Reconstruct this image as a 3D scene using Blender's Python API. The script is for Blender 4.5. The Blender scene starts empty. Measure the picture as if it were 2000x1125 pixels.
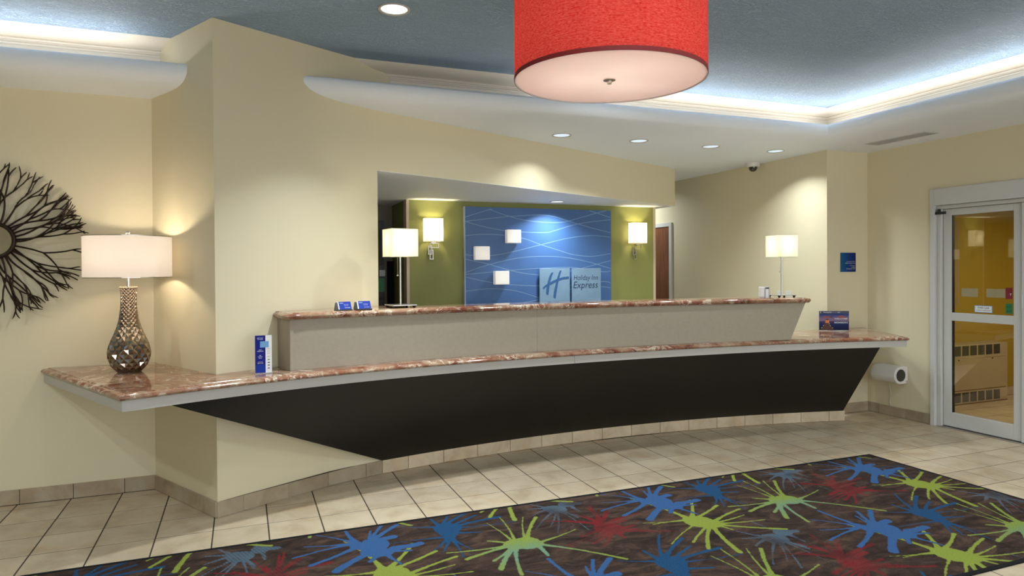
import bpy, bmesh, math, random
import numpy as np
from mathutils import Vector, Matrix
random.seed(7)
SC = bpy.context.scene
COL = SC.collection

# ------------------------------------------------------------------ camera
cam_d = bpy.data.cameras.new('camera'); cam = bpy.data.objects.new('camera', cam_d); COL.objects.link(cam)
cam_d.sensor_width = 36.0; cam_d.lens = 24.0; cam_d.shift_y = -0.012; cam_d.clip_start = 0.05; cam_d.clip_end = 100
cam.matrix_world = Matrix(((0.92981, 0.00954, -0.36791, 0.0), (-0.36797, 0.00647, -0.92981, 0.0), (-0.00649, 0.99993, 0.00953, 1.5), (0, 0, 0, 1)))
SC.camera = cam

# ------------------------------------------------------------------ world, exposure
world = bpy.data.worlds.new('world'); SC.world = world; world.use_nodes = True
world.node_tree.nodes['Background'].inputs[0].default_value = (0.55, 0.62, 0.75, 1)
world.node_tree.nodes['Background'].inputs[1].default_value = 0.25
vs = SC.view_settings
vs.view_transform = 'Standard'; vs.look = 'None'; vs.gamma = 1.0; vs.use_curve_mapping = False
vs.exposure = 0.2
COVE_W = 3.1        # power per metre of the cove strips
DOWN_W = 16.0        # one tray downlight
SOFF_W = 9.0        # one soffit downlight
LAMP_W = 8.0
DAY_FILL_W = 200.0      # daylight fill through the unseen window band of the front wall
WARM = (1.0, 0.80, 0.55); NEUTRAL = (1.0, 0.94, 0.86); COOL = (0.90, 0.97, 1.0)

# ------------------------------------------------------------------ node helpers
def new_mat(name):
    m = bpy.data.materials.new(name); m.use_nodes = True
    nt = m.node_tree; nt.nodes.clear()
    o = nt.nodes.new('ShaderNodeOutputMaterial')
    return m, nt, o
def N(nt, t, **kw):
    n = nt.nodes.new(t)
    for k, v in kw.items():
        if k in n.inputs: n.inputs[k].default_value = v
        else: setattr(n, k, v)
    return n
def L(nt, a, b): nt.links.new(a, b)
def c4(c): return (c[0], c[1], c[2], 1.0)
def noise(nt, scale, detail=3, vec=None, rough=0.55, dist=0.0):
    n = N(nt, 'ShaderNodeTexNoise'); n.inputs['Scale'].default_value = scale; n.inputs['Detail'].default_value = detail
    n.inputs['Roughness'].default_value = rough; n.inputs['Distortion'].default_value = dist
    if vec: L(nt, vec, n.inputs['Vector'])
    return n
def ramp(nt, fac, stops):
    r = N(nt, 'ShaderNodeValToRGB'); e = r.color_ramp.elements
    while len(e) < len(stops): e.new(0.5)
    for i, (p, c) in enumerate(stops): e[i].position = p; e[i].color = c4(c)
    L(nt, fac, r.inputs[0]); return r
def mixc(nt, fac, a, b, mode='MIX'):
    m = N(nt, 'ShaderNodeMix', data_type='RGBA', blend_type=mode)
    for s, v in ((6, a), (7, b)):
        if isinstance(v, tuple): m.inputs[s].default_value = c4(v)
        else: L(nt, v, m.inputs[s])
    if isinstance(fac, (int, float)): m.inputs[0].default_value = fac
    else: L(nt, fac, m.inputs[0])
    return m.outputs[2]
def coords(nt, kind='Object', scale=(1, 1, 1)):
    t = N(nt, 'ShaderNodeTexCoord'); m = N(nt, 'ShaderNodeMapping'); m.inputs['Scale'].default_value = scale
    if kind == 'World':
        g = N(nt, 'ShaderNodeNewGeometry'); L(nt, g.outputs['Position'], m.inputs[0])
    else: L(nt, t.outputs[kind], m.inputs[0])
    return m.outputs[0]
def plain(name, col, rough=0.5, metal=0.0, spec=0.5, bump=None, var=None, coat=0.0):
    """principled; bump=(scale, strength, stretch); var=(scale, amount)"""
    m, nt, o = new_mat(name)
    b = N(nt, 'ShaderNodeBsdfPrincipled'); L(nt, b.outputs[0], o.inputs[0])
    b.inputs['Base Color'].default_value = c4(col); b.inputs['Roughness'].default_value = rough
    b.inputs['Metallic'].default_value = metal; b.inputs['Specular IOR Level'].default_value = spec
    b.inputs['Coat Weight'].default_value = coat
    if bump:
        v = coords(nt, 'World', bump[2] if len(bump) > 2 else (1, 1, 1))
        n = noise(nt, bump[0], 4, v)
        bp = N(nt, 'ShaderNodeBump'); bp.inputs['Strength'].default_value = bump[1]; bp.inputs['Distance'].default_value = bump[3] if len(bump) > 3 else 0.004
        L(nt, n.outputs[0], bp.inputs['Height']); L(nt, bp.outputs[0], b.inputs['Normal'])
    if var:
        v = coords(nt, 'World'); n = noise(nt, var[0], 4, v)
        r = ramp(nt, n.outputs[0], [(0.3, tuple(x * (1 - var[1]) for x in col)), (0.7, tuple(min(1, x * (1 + var[1])) for x in col))])
        L(nt, r.outputs[0], b.inputs['Base Color'])
    return m
def glow(name, col, strength):
    m, nt, o = new_mat(name); e = N(nt, 'ShaderNodeEmission'); e.inputs[0].default_value = c4(col); e.inputs[1].default_value = strength
    L(nt, e.outputs[0], o.inputs[0]); return m
def shade_mat(name, col, trans=0.5, weave=None):
    """fabric or acrylic that lets lamp light through"""
    m, nt, o = new_mat(name)
    d = N(nt, 'ShaderNodeBsdfDiffuse'); t = N(nt, 'ShaderNodeBsdfTranslucent'); mx = N(nt, 'ShaderNodeMixShader')
    mx.inputs[0].default_value = trans
    L(nt, d.outputs[0], mx.inputs[1]); L(nt, t.outputs[0], mx.inputs[2]); L(nt, mx.outputs[0], o.inputs[0])
    d.inputs[0].default_value = c4(col); t.inputs[0].default_value = c4(col)
    if weave:
        col2, sx, sz = weave
        a = noise(nt, 1.0, 3, coords(nt, 'UV', (sx * 0.22, sz, 1)), 0.7)
        b = noise(nt, 1.0, 3, coords(nt, 'UV', (sx * 1.2, sz * 0.18, 1)), 0.7)
        s = N(nt, 'ShaderNodeMath', operation='ADD'); L(nt, a.outputs[0], s.inputs[0]); L(nt, b.outputs[0], s.inputs[1])
        h = N(nt, 'ShaderNodeMath', operation='MULTIPLY'); L(nt, s.outputs[0], h.inputs[0]); h.inputs[1].default_value = 0.5
        r = ramp(nt, h.outputs[0], [(0.40, col), (0.62, col2)])
        L(nt, r.outputs[0], d.inputs[0]); L(nt, r.outputs[0], t.inputs[0])
    return m

def marble_mat():
    m, nt, o = new_mat('red_marble')
    b = N(nt, 'ShaderNodeBsdfPrincipled'); L(nt, b.outputs[0], o.inputs[0])
    v = coords(nt, 'World', (1, 1, 1))
    n0 = noise(nt, 4.5, 6, v, 0.6, 1.2)
    base = ramp(nt, n0.outputs[0], [(0.30, (0.12, 0.026, 0.013)), (0.44, (0.22, 0.068, 0.036)), (0.54, (0.31, 0.16, 0.095)), (0.68, (0.42, 0.30, 0.20))])
    n1 = noise(nt, 14.0, 6, v, 0.7, 0.8)
    fleck = ramp(nt, n1.outputs[0], [(0.48, (0, 0, 0)), (0.70, (1, 1, 1))])
    c1 = mixc(nt, fleck.outputs[0], base.outputs[0], (0.30, 0.19, 0.115))
    # white veins: ridges of a warped noise
    n2 = noise(nt, 5.0, 6, v, 0.62, 1.6)
    s = N(nt, 'ShaderNodeMath', operation='SUBTRACT'); L(nt, n2.outputs[0], s.inputs[0]); s.inputs[1].default_value = 0.5
    a = N(nt, 'ShaderNodeMath', operation='ABSOLUTE'); L(nt, s.outputs[0], a.inputs[0])
    vein = ramp(nt, a.outputs[0], [(0.0, (1, 1, 1)), (0.035, (0, 0, 0))])
    n3 = noise(nt, 2.3, 3, v, 0.5, 0.3)
    msk = ramp(nt, n3.outputs[0], [(0.44, (0, 0, 0)), (0.60, (1, 1, 1))])
    vm = N(nt, 'ShaderNodeMath', operation='MULTIPLY'); L(nt, vein.outputs[0], vm.inputs[0]); L(nt, msk.outputs[0], vm.inputs[1])
    c2 = mixc(nt, vm.outputs[0], c1, (0.72, 0.62, 0.48))
    n4 = noise(nt, 6.5, 7, v, 0.75, 2.2)
    pat = ramp(nt, n4.outputs[0], [(0.555, (0, 0, 0)), (0.64, (0.85, 0.85, 0.85))])
    c3 = mixc(nt, pat.outputs[0], c2, (0.60, 0.52, 0.40))
    L(nt, c3, b.inputs['Base Color']); b.inputs['Roughness'].default_value = 0.09; b.inputs['Specular IOR Level'].default_value = 0.6
    return m
def tile_mat(name, tint=1.0):
    m, nt, o = new_mat(name)
    b = N(nt, 'ShaderNodeBsdfPrincipled'); L(nt, b.outputs[0], o.inputs[0])
    v = coords(nt, 'World'); oi = N(nt, 'ShaderNodeObjectInfo')
    n = noise(nt, 5.0, 5, v, 0.62, 0.4)
    r = ramp(nt, n.outputs[0], [(0.28, (0.42 * tint, 0.315 * tint, 0.20 * tint)), (0.52, (0.56 * tint, 0.455 * tint, 0.315 * tint)), (0.75, (0.62 * tint, 0.53 * tint, 0.385 * tint))])
    n2 = noise(nt, 2.6, 6, v, 0.7, 0.8)
    r2 = ramp(nt, n2.outputs[0], [(0.54, (0, 0, 0)), (0.74, (0.7, 0.7, 0.7))])
    c = mixc(nt, r2.outputs[0], r.outputs[0], (0.55 * tint, 0.36 * tint, 0.20 * tint))
    hs = N(nt, 'ShaderNodeHueSaturation'); L(nt, c, hs.inputs['Color'])
    mr = N(nt, 'ShaderNodeMapRange'); L(nt, oi.outputs['Random'], mr.inputs[0]); mr.inputs[3].default_value = 0.90; mr.inputs[4].default_value = 1.06
    L(nt, mr.outputs[0], hs.inputs['Value'])
    L(nt, hs.outputs[0], b.inputs['Base Color']); b.inputs['Roughness'].default_value = 0.38; b.inputs['Specular IOR Level'].default_value = 0.4
    n5 = noise(nt, 40, 3, v); bp = N(nt, 'ShaderNodeBump'); bp.inputs['Strength'].default_value = 0.12; bp.inputs['Distance'].default_value = 0.002
    L(nt, n5.outputs[0], bp.inputs['Height']); L(nt, bp.outputs[0], b.inputs['Normal'])
    return m
def ceiling_mat(name, col, strength=0.55):
    m, nt, o = new_mat(name)
    b = N(nt, 'ShaderNodeBsdfPrincipled'); L(nt, b.outputs[0], o.inputs[0])
    b.inputs['Base Color'].default_value = c4(col); b.inputs['Roughness'].default_value = 0.62; b.inputs['Specular IOR Level'].default_value = 0.35
    v = coords(nt, 'World', (1.0, 2.4, 1.0)); n = noise(nt, 24, 5, v, 0.62, 1.8)
    r = ramp(nt, n.outputs[0], [(0.42, (0, 0, 0)), (0.58, (1, 1, 1))])
    bp = N(nt, 'ShaderNodeBump'); bp.inputs['Strength'].default_value = strength; bp.inputs['Distance'].default_value = 0.007
    L(nt, r.outputs[0], bp.inputs['Height']); L(nt, bp.outputs[0], b.inputs['Normal'])
    return m
def wood_mat():
    m, nt, o = new_mat('cherry_wood')
    b = N(nt, 'ShaderNodeBsdfPrincipled'); L(nt, b.outputs[0], o.inputs[0])
    n = noise(nt, 3, 5, coords(nt, 'World', (9, 9, 0.8)), 0.6, 0.6)
    r = ramp(nt, n.outputs[0], [(0.3, (0.10, 0.028, 0.010)), (0.7, (0.24, 0.075, 0.028))])
    L(nt, r.outputs[0], b.inputs['Base Color']); b.inputs['Roughness'].default_value = 0.4
    return m
def glass_mat(name, tint, refl):
    m, nt, o = new_mat(name)
    t = N(nt, 'ShaderNodeBsdfTransparent'); g = N(nt, 'ShaderNodeBsdfGlossy'); g.inputs['Roughness'].default_value = 0.0
    t.inputs[0].default_value = c4(tint)
    f = N(nt, 'ShaderNodeFresnel'); f.inputs[0].default_value = 1.5
    mu = N(nt, 'ShaderNodeMath', operation='MULTIPLY_ADD'); L(nt, f.outputs[0], mu.inputs[0]); mu.inputs[1].default_value = 0.9; mu.inputs[2].default_value = refl
    mx = N(nt, 'ShaderNodeMixShader'); L(nt, mu.outputs[0], mx.inputs[0]); L(nt, t.outputs[0], mx.inputs[1]); L(nt, g.outputs[0], mx.inputs[2]); L(nt, mx.outputs[0], o.inputs[0])
    return m
def rug_mat():
    m, nt, o = new_mat('splash_carpet')
    b = N(nt, 'ShaderNodeBsdfPrincipled'); L(nt, b.outputs[0], o.inputs[0])
    at = N(nt, 'ShaderNodeVertexColor', layer_name='print')
    v = coords(nt, 'World', (1, 2.2, 1))
    n = noise(nt, 3.6, 7, v, 0.68, 1.6)
    r = ramp(nt, n.outputs[0], [(0.36, (0.024, 0.016, 0.014)), (0.50, (0.045, 0.028, 0.022)), (0.64, (0.088, 0.054, 0.038))])
    c = mixc(nt, at.outputs['Alpha'], r.outputs[0], at.outputs['Color'])
    w = noise(nt, 260, 2, coords(nt, 'World', (1, 0.5, 1)))
    rr = ramp(nt, w.outputs[0], [(0.3, (0.72, 0.72, 0.72)), (0.7, (1.15, 1.15, 1.15))])
    c = mixc(nt, 1.0, c, rr.outputs[0], 'MULTIPLY')
    L(nt, c, b.inputs['Base Color']); b.inputs['Roughness'].default_value = 0.95; b.inputs['Specular IOR Level'].default_value = 0.1
    bp = N(nt, 'ShaderNodeBump'); bp.inputs['Strength'].default_value = 0.4; bp.inputs['Distance'].default_value = 0.003
    L(nt, w.outputs[0], bp.inputs['Height']); L(nt, bp.outputs[0], b.inputs['Normal'])
    return m
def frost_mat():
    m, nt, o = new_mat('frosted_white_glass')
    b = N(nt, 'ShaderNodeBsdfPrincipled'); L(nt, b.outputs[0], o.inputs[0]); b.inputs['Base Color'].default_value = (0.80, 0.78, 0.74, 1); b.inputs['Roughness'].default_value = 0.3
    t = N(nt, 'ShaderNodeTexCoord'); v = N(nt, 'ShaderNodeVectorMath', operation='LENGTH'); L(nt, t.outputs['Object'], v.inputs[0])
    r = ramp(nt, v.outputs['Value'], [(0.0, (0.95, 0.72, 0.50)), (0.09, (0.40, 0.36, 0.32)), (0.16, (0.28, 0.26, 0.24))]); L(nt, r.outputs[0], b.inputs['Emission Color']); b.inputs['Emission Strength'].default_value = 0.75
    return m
def grad_mat(name, stops, axis='Y'):
    """printed colour blend over the generated box of a flat print"""
    m, nt, o = new_mat(name)
    b = N(nt, 'ShaderNodeBsdfPrincipled'); L(nt, b.outputs[0], o.inputs[0])
    t = N(nt, 'ShaderNodeTexCoord'); s = N(nt, 'ShaderNodeSeparateXYZ'); L(nt, t.outputs['Generated'], s.inputs[0])
    r = ramp(nt, s.outputs[axis], stops); L(nt, r.outputs[0], b.inputs['Base Color']); b.inputs['Roughness'].default_value = 0.6; b.inputs['Specular IOR Level'].default_value = 0.2
    return m

M = dict(
    wall=plain('cream_wallcovering', (0.73, 0.655, 0.455), 0.62, bump=(90, 0.10, (1, 1, 4), 0.002)),
    white=plain('soffit_white', (0.82, 0.85, 0.88), 0.55),
    soffit=ceiling_mat('soffit_plaster', (0.82, 0.87, 0.93), 0.15),
    tray=ceiling_mat('blue_ceiling_plaster', (0.38, 0.53, 0.72), 0.9),
    crown=ceiling_mat('cream_moulding', (0.80, 0.74, 0.64), 0.15),
    tile=tile_mat('beige_tile'), base_tile=tile_mat('baseboard_tile', 0.72), kick=tile_mat('kick_tile', 1.15),
    grout=plain('dark_grout', (0.075, 0.060, 0.045), 0.9, spec=0.1),
    marble=marble_mat(),
    laminate=plain('taupe_laminate', (0.335, 0.29, 0.22), 0.5, var=(40, 0.04)),
    fascia=plain('grey_laminate', (0.47, 0.45, 0.41), 0.45),
    black=plain('black_laminate', (0.0105, 0.0098, 0.0092), 0.42, spec=0.35),
    green=plain('olive_green_wall', (0.265, 0.275, 0.080), 0.55, bump=(90, 0.1, (1, 1, 4), 0.002)),
    trimc=plain('cream_corner_trim', (0.66, 0.55, 0.40), 0.5),
    blue=plain('blue_panel', (0.058, 0.145, 0.36), 0.38, var=(3, 0.06)),
    wave=plain('pale_blue_print', (0.19, 0.34, 0.55), 0.4),
    edge=plain('pale_panel_edge', (0.42, 0.50, 0.68), 0.3),
    plate=plain('frosted_blue_plate', (0.20, 0.32, 0.45), 0.25, var=(6, 0.08)),
    logo=plain('logo_blue', (0.030, 0.105, 0.27), 0.3), ink=plain('dark_blue_ink', (0.012, 0.035, 0.085), 0.4),
    frost=frost_mat(),
    chrome=plain('chrome', (0.75, 0.75, 0.75), 0.12, 1.0), steel=plain('brushed_steel', (0.62, 0.62, 0.62), 0.28, 1.0),
    nickel=plain('satin_nickel', (0.50, 0.47, 0.42), 0.3, 1.0),
    mercury=plain('mercury_glass', (0.36, 0.31, 0.26), 0.08, 1.0),
    blackm=plain('black_plastic', (0.010, 0.010, 0.010), 0.35),
    twig=plain('dark_bronze', (0.030, 0.017, 0.010), 0.4, 0.6), mirror=plain('mirror_glass', (0.9, 0.9, 0.9), 0.01, 1.0),
    metalw=plain('white_aluminium', (0.56, 0.56, 0.53), 0.4), metalw2=plain('white_painted_casing', (0.60, 0.60, 0.58), 0.45),
    rubber=plain('black_gasket', (0.012, 0.013, 0.012), 0.6),
    yellow=plain('mustard_wall', (0.40, 0.27, 0.025), 0.6), unit=plain('beige_metal', (0.42, 0.34, 0.235), 0.5, var=(8, 0.05)),
    grille=plain('dark_grille', (0.045, 0.036, 0.032), 0.6, bump=(400, 0.5)), rust=plain('rust_edge', (0.16, 0.075, 0.03), 0.7),
    wood=wood_mat(), plastic=plain('white_plastic', (0.72, 0.70, 0.68), 0.35), plastic2=plain('grey_plastic', (0.42, 0.44, 0.44), 0.4),
    paper=plain('white_paper', (0.80, 0.80, 0.78), 0.6), cobalt=plain('cobalt_print', (0.006, 0.012, 0.20), 0.6, spec=0.2), cobalt2=plain('bright_blue_print', (0.008, 0.035, 0.30), 0.6, spec=0.2),
    lightblue=plain('light_blue_print', (0.12, 0.32, 0.58), 0.4), navy=plain('navy_print', (0.008, 0.014, 0.06), 0.35),
    ltext=plain('white_ink', (0.75, 0.78, 0.82), 0.5), gtext=plain('grey_ink', (0.28, 0.30, 0.36), 0.5), greenp=plain('green_print', (0.02, 0.20, 0.06), 0.5),
    redp=plain('red_print', (0.20, 0.012, 0.03), 0.5), ghost=plain('grey_sticker_back', (0.33, 0.28, 0.16), 0.6),
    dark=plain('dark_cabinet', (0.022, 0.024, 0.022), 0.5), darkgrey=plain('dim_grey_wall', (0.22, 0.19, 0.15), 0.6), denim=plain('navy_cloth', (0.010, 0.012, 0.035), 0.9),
    glass=glass_mat('door_glass', (0.90, 0.92, 0.88), 0.025), acrylic=glass_mat('clear_acrylic', (0.97, 0.98, 0.98), 0.02),
    binding=plain('black_rug_binding', (0.012, 0.012, 0.014), 0.9, spec=0.1),
    sh_table=shade_mat('table_shade_fabric', (0.62, 0.585, 0.56), 0.28),
    sh_counter=shade_mat('cream_shade_fabric', (0.88, 0.87, 0.64), 0.34), sh_sconce=shade_mat('white_shade_fabric', (0.93, 0.90, 0.80), 0.5),
    sh_red=shade_mat('red_linen', (0.36, 0.007, 0.008), 0.36, weave=((0.54, 0.10, 0.075), 150, 620)),
    sh_acr=shade_mat('white_acrylic', (0.94, 0.90, 0.88), 0.5), rim=plain('dark_red_binding', (0.20, 0.012, 0.012), 0.7),
    bulb=glow('bulb_glow', (1, 0.85, 0.62), 6.0), lens=glow('downlight_lens', (0.88, 0.96, 1.0), 1.25), lens2=glow('downlight_lens_dim', (0.80, 0.92, 1.0), 0.85),
    tube=glow('cove_tube', (1.0, 0.92, 0.80), 3.0), rug=rug_mat(), ring=plain('downlight_ring', (0.52, 0.50, 0.46), 0.4),
)

# ------------------------------------------------------------------ mesh helpers
class MB:
    def __init__(s): s.v = []; s.f = []
    def add(s, vs, fs):
        o = len(s.v); s.v += [tuple(map(float, p)) for p in vs]; s.f += [tuple(o + i for i in f) for f in fs]; return s
    def box(s, a, b):
        x0, y0, z0 = a; x1, y1, z1 = b
        return s.add([(x0, y0, z0), (x1, y0, z0), (x1, y1, z0), (x0, y1, z0), (x0, y0, z1), (x1, y0, z1), (x1, y1, z1), (x0, y1, z1)],
                     [(3, 2, 1, 0), (4, 5, 6, 7), (0, 1, 5, 4), (1, 2, 6, 5), (2, 3, 7, 6), (3, 0, 4, 7)])
    def obox(s, c, u, w, h, d, z0):          # box centred c(xy), along u(angle), width w, depth d, height h from z0
        cu, su = math.cos(u), math.sin(u); P = []
        for z in (z0, z0 + h):
            for a, b in ((-1, -1), (1, -1), (1, 1), (-1, 1)):
                P.append((c[0] + a * w / 2 * cu - b * d / 2 * su, c[1] + a * w / 2 * su + b * d / 2 * cu, z))
        return s.add(P, [(3, 2, 1, 0), (4, 5, 6, 7), (0, 1, 5, 4), (1, 2, 6, 5), (2, 3, 7, 6), (3, 0, 4, 7)])
    def prism(s, poly, z0, z1):
        n = len(poly)
        a = sum(poly[i][0] * poly[(i + 1) % n][1] - poly[(i + 1) % n][0] * poly[i][1] for i in range(n))
        if a < 0: poly = poly[::-1]
        return s.add([(p[0], p[1], z0) for p in poly] + [(p[0], p[1], z1) for p in poly],
                     [tuple(range(n))[::-1], tuple(range(n, 2 * n))] + [(i, (i + 1) % n, n + (i + 1) % n, n + i) for i in range(n)])
    def lathe(s, prof, c=(0, 0, 0), n=32, axis='z', cap=True):
        P = []
        for r, z in prof:
            for k in range(n):
                t = 2 * math.pi * k / n; a, b = r * math.cos(t), r * math.sin(t)
                if axis == 'z': P.append((c[0] + a, c[1] + b, c[2] + z))
                elif axis == 'y': P.append((c[0] + a, c[1] + z, c[2] + b))
                else: P.append((c[0] + z, c[1] + a, c[2] + b))
        m = len(prof); F = [(j * n + k, j * n + (k + 1) % n, (j + 1) * n + (k + 1) % n, (j + 1) * n + k) for j in range(m - 1) for k in range(n)]
        if cap: F += [tuple(range(n))[::-1], tuple(range((m - 1) * n, m * n))]
        return s.add(P, F)
    def tube(s, pts, r, n=6):
        pts = [Vector(p) for p in pts]; rr = r if isinstance(r, (list, tuple)) else [r] * len(pts); P = []
        for i, p in enumerate(pts):
            d = (pts[min(i + 1, len(pts) - 1)] - pts[max(i - 1, 0)]).normalized()
            a = d.cross(Vector((0, 0, 1)) if abs(d.z) < 0.9 else Vector((1, 0, 0))).normalized(); b = d.cross(a)
            for k in range(n):
                t = 2 * math.pi * k / n; q = p + (a * math.cos(t) + b * math.sin(t)) * rr[i]; P.append(tuple(q))
        m = len(pts); F = [(j * n + k, j * n + (k + 1) % n, (j + 1) * n + (k + 1) % n, (j + 1) * n + k) for j in range(m - 1) for k in range(n)]
        return s.add(P, F + [tuple(range(n))[::-1], tuple(range((m - 1) * n, m * n))])
    def sweep(s, path, prof, closed=True, caps=True):
        """profile (o,z) along an xy path; o is measured to the RIGHT of travel"""
        P = []; n = len(path); k = len(prof)
        for i in range(n):
            a = Vector(path[max(i - 1, 0)]); b = Vector(path[i]); c = Vector(path[min(i + 1, n - 1)])
            d1 = (b - a).normalized() if i > 0 else (c - b).normalized(); d2 = (c - b).normalized() if i < n - 1 else d1
            n1 = Vector((d1.y, -d1.x)); n2 = Vector((d2.y, -d2.x)); mt = n1 + n2; mt = mt / max(mt.dot(n1), 0.2)
            for o, z in prof: P.append((b.x + mt.x * o, b.y + mt.y * o, z))
        kk = k if closed else k - 1
        F = [(i * k + j, i * k + (j + 1) % k, (i + 1) * k + (j + 1) % k, (i + 1) * k + j) for i in range(n - 1) for j in range(kk)]
        if caps and closed: F += [tuple(range(k))[::-1], tuple(range((n - 1) * k, n * k))]
        return s.add(P, F)
    def build(s, name, mat, parent=None, smooth=False, fix=True):
        me = bpy.data.meshes.new(name); me.from_pydata(s.v, [], s.f); me.materials.append(mat)
        if fix:
            bm = bmesh.new(); bm.from_mesh(me); bmesh.ops.recalc_face_normals(bm, faces=bm.faces); bm.to_mesh(me); bm.free()
        if smooth:
            me.polygons.foreach_set('use_smooth', [True] * len(me.polygons))
            try: me.set_sharp_from_angle(angle=math.radians(38))
            except Exception: pass
        me.update()
        o = bpy.data.objects.new(name, me); COL.objects.link(o)
        if parent is not None: o.parent = parent
        return o
def offset_path(path, o):
    out = []; n = len(path)
    for i in range(n):
        a = Vector(path[max(i - 1, 0)]); b = Vector(path[i]); c = Vector(path[min(i + 1, n - 1)])
        d1 = (b - a).normalized() if i > 0 else (c - b).normalized(); d2 = (c - b).normalized() if i < n - 1 else d1
        n1 = Vector((d1.y, -d1.x)); n2 = Vector((d2.y, -d2.x)); mt = n1 + n2; mt = mt / max(mt.dot(n1), 0.2)
        out.append((b.x + mt.x * o, b.y + mt.y * o))
    return out
def bevel(o, w=0.003, seg=2):
    md = o.modifiers.new('bevel', 'BEVEL'); md.width = w; md.segments = seg; md.limit_method = 'ANGLE'; md.angle_limit = math.radians(40)
    return o
def thing(name, label, cat, loc=(0, 0, 0), group=None):
    o = bpy.data.objects.new(name, None); COL.objects.link(o); o.location = loc; o.empty_display_size = 0.1
    o['label'] = label; o['category'] = cat
    if group: o['group'] = group
    return o
def tag(o, label, cat, group=None):
    o['label'] = label; o['category'] = cat
    if group: o['group'] = group
    return o
def struct(o): o['kind'] = 'structure'; return o
def copy_tree(o, parent=None):
    c = o.copy(); COL.objects.link(c); c.parent = parent
    for ch in list(o.children): copy_tree(ch, c)
    return c
def text_mesh(txt, width, origin, right, up, mat, name, parent, shear=0.0, align='LEFT', height=None, thick=0.0006, spacing=1.0, bold=0.0):
    """flat lettering lying in the plane (right, up); origin = left (or right) end of baseline"""
    cu = bpy.data.curves.new(name, 'FONT'); cu.body = txt; cu.size = 1.0; cu.shear = shear; cu.resolution_u = 3; cu.space_character = spacing; cu.offset = bold
    t = bpy.data.objects.new('tmp_text', cu); COL.objects.link(t)
    dg = bpy.context.evaluated_depsgraph_get(); me = bpy.data.meshes.new_from_object(t.evaluated_get(dg))
    bpy.data.objects.remove(t); bpy.data.curves.remove(cu)
    xs = [v.co.x for v in me.vertices]; x0, x1 = min(xs), max(xs); ys = [v.co.y for v in me.vertices]
    sx = width / (x1 - x0); sy = sx if height is None else height / max(ys)
    R = Vector(right).normalized(); U = Vector(up).normalized(); O = Vector(origin)
    if align == 'RIGHT': O = O - R * width
    if align == 'CENTER': O = O - R * width / 2
    for v in me.vertices: v.co = O + R * ((v.co.x - x0) * sx) + U * (v.co.y * sy)
    me.materials.clear(); me.materials.append(mat); me.name = name
    o = bpy.data.objects.new(name, me); COL.objects.link(o)
    if parent is not None: o.parent = parent
    return o
def area(name, loc, size, power, col, parent, rot=(0, 0, 0), shape='DISK', sizey=None, spread=180):
    d = bpy.data.lights.new(name, 'AREA'); d.shape = shape; d.size = size
    if sizey: d.size_y = sizey
    d.energy = power; d.color = col; d.spread = math.radians(spread)
    o = bpy.data.objects.new(name, d); COL.objects.link(o); o.location = loc; o.rotation_euler = rot
    if parent is not None: o.parent = parent
    return o
def point(name, loc, power, col, parent, r=0.025):
    d = bpy.data.lights.new(name, 'POINT'); d.energy = power; d.color = col; d.shadow_soft_size = r
    o = bpy.data.objects.new(name, d); COL.objects.link(o); o.location = loc
    if parent is not None: o.parent = parent
    return o

# ================================================================== THE SETTING
YB = 5.274; XR = 6.072; ZS = 2.686; ZT = 3.03; X5 = 5.516; YG = 7.10; ZH = 2.24
PIER = [(-0.566, 5.274), (-0.151, 4.503), (0.945, 5.097)]
HD0 = (0.945, 5.097); HD1 = (4.825, 6.882)

# floor: grout bed with separate tiles
fl = struct(MB().box((-4.6, -3.6, -0.06), (6.2, 9.3, -0.0012)).build('floor', M['grout']))
TX0 = -1.06; TP = 0.2985; TY0 = 4.30; TQ = 0.2870
def tile_mesh(w, d, th=0.006):
    b = 0.0012
    mb = MB(); mb.add([(0, 0, -th), (w, 0, -th), (w, d, -th), (0, d, -th), (0, 0, -b), (w, 0, -b), (w, d, -b), (0, d, -b), (b, b, 0), (w - b, b, 0), (w - b, d - b, 0), (b, d - b, 0)],
                   [(0, 1, 5, 4), (1, 2, 6, 5), (2, 3, 7, 6), (3, 0, 4, 7), (4, 5, 9, 8), (5, 6, 10, 9), (6, 7, 11, 10), (7, 4, 8, 11), (8, 9, 10, 11)])
    return mb
G = 0.0075
tm = None; far = MB(); cells = []
def seen(x, y):
    # outside the rug and in front of walls and desk, inside the photograph's view
    if y > YB or x > XR: return False
    if -1.9 < x and x + TP < 4.66 and y + TQ < 4.0: return False
    if y < 2.1: return False
    if x < -1.75: return False
    return True
def desk_base_y(x):
    if x < -0.56: return 9
    if x < -0.151: return 5.274 - (x + 0.566) * 1.858
    if x < 0.95: return 4.503 + (x + 0.151) * 0.47
    if x < 5.46: return -4.138 + math.sqrt(9.413 ** 2 - (x - 3.159) ** 2)
    return 9
for i in range(-12, 25):
    for j in range(-27, 5):
        x = TX0 + i * TP; y = TY0 + j * TQ
        if x > XR or y > 5.25: continue
        if max(desk_base_y(x), desk_base_y(x + TP / 2), desk_base_y(x + TP)) < y: continue
        x1 = min(x + TP - G, XR - 0.001); y1 = min(y + TQ - G, 5.262)
        cells.append((x, y, x1 - x, y1 - y, seen(x, y)))
near = [c for c in cells if c[4]]
print('tiles as parts', len(near))
full = tile_mesh(TP - G, TQ - G).build('tile', M['tile'], fl, fix=False); first = True
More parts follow.
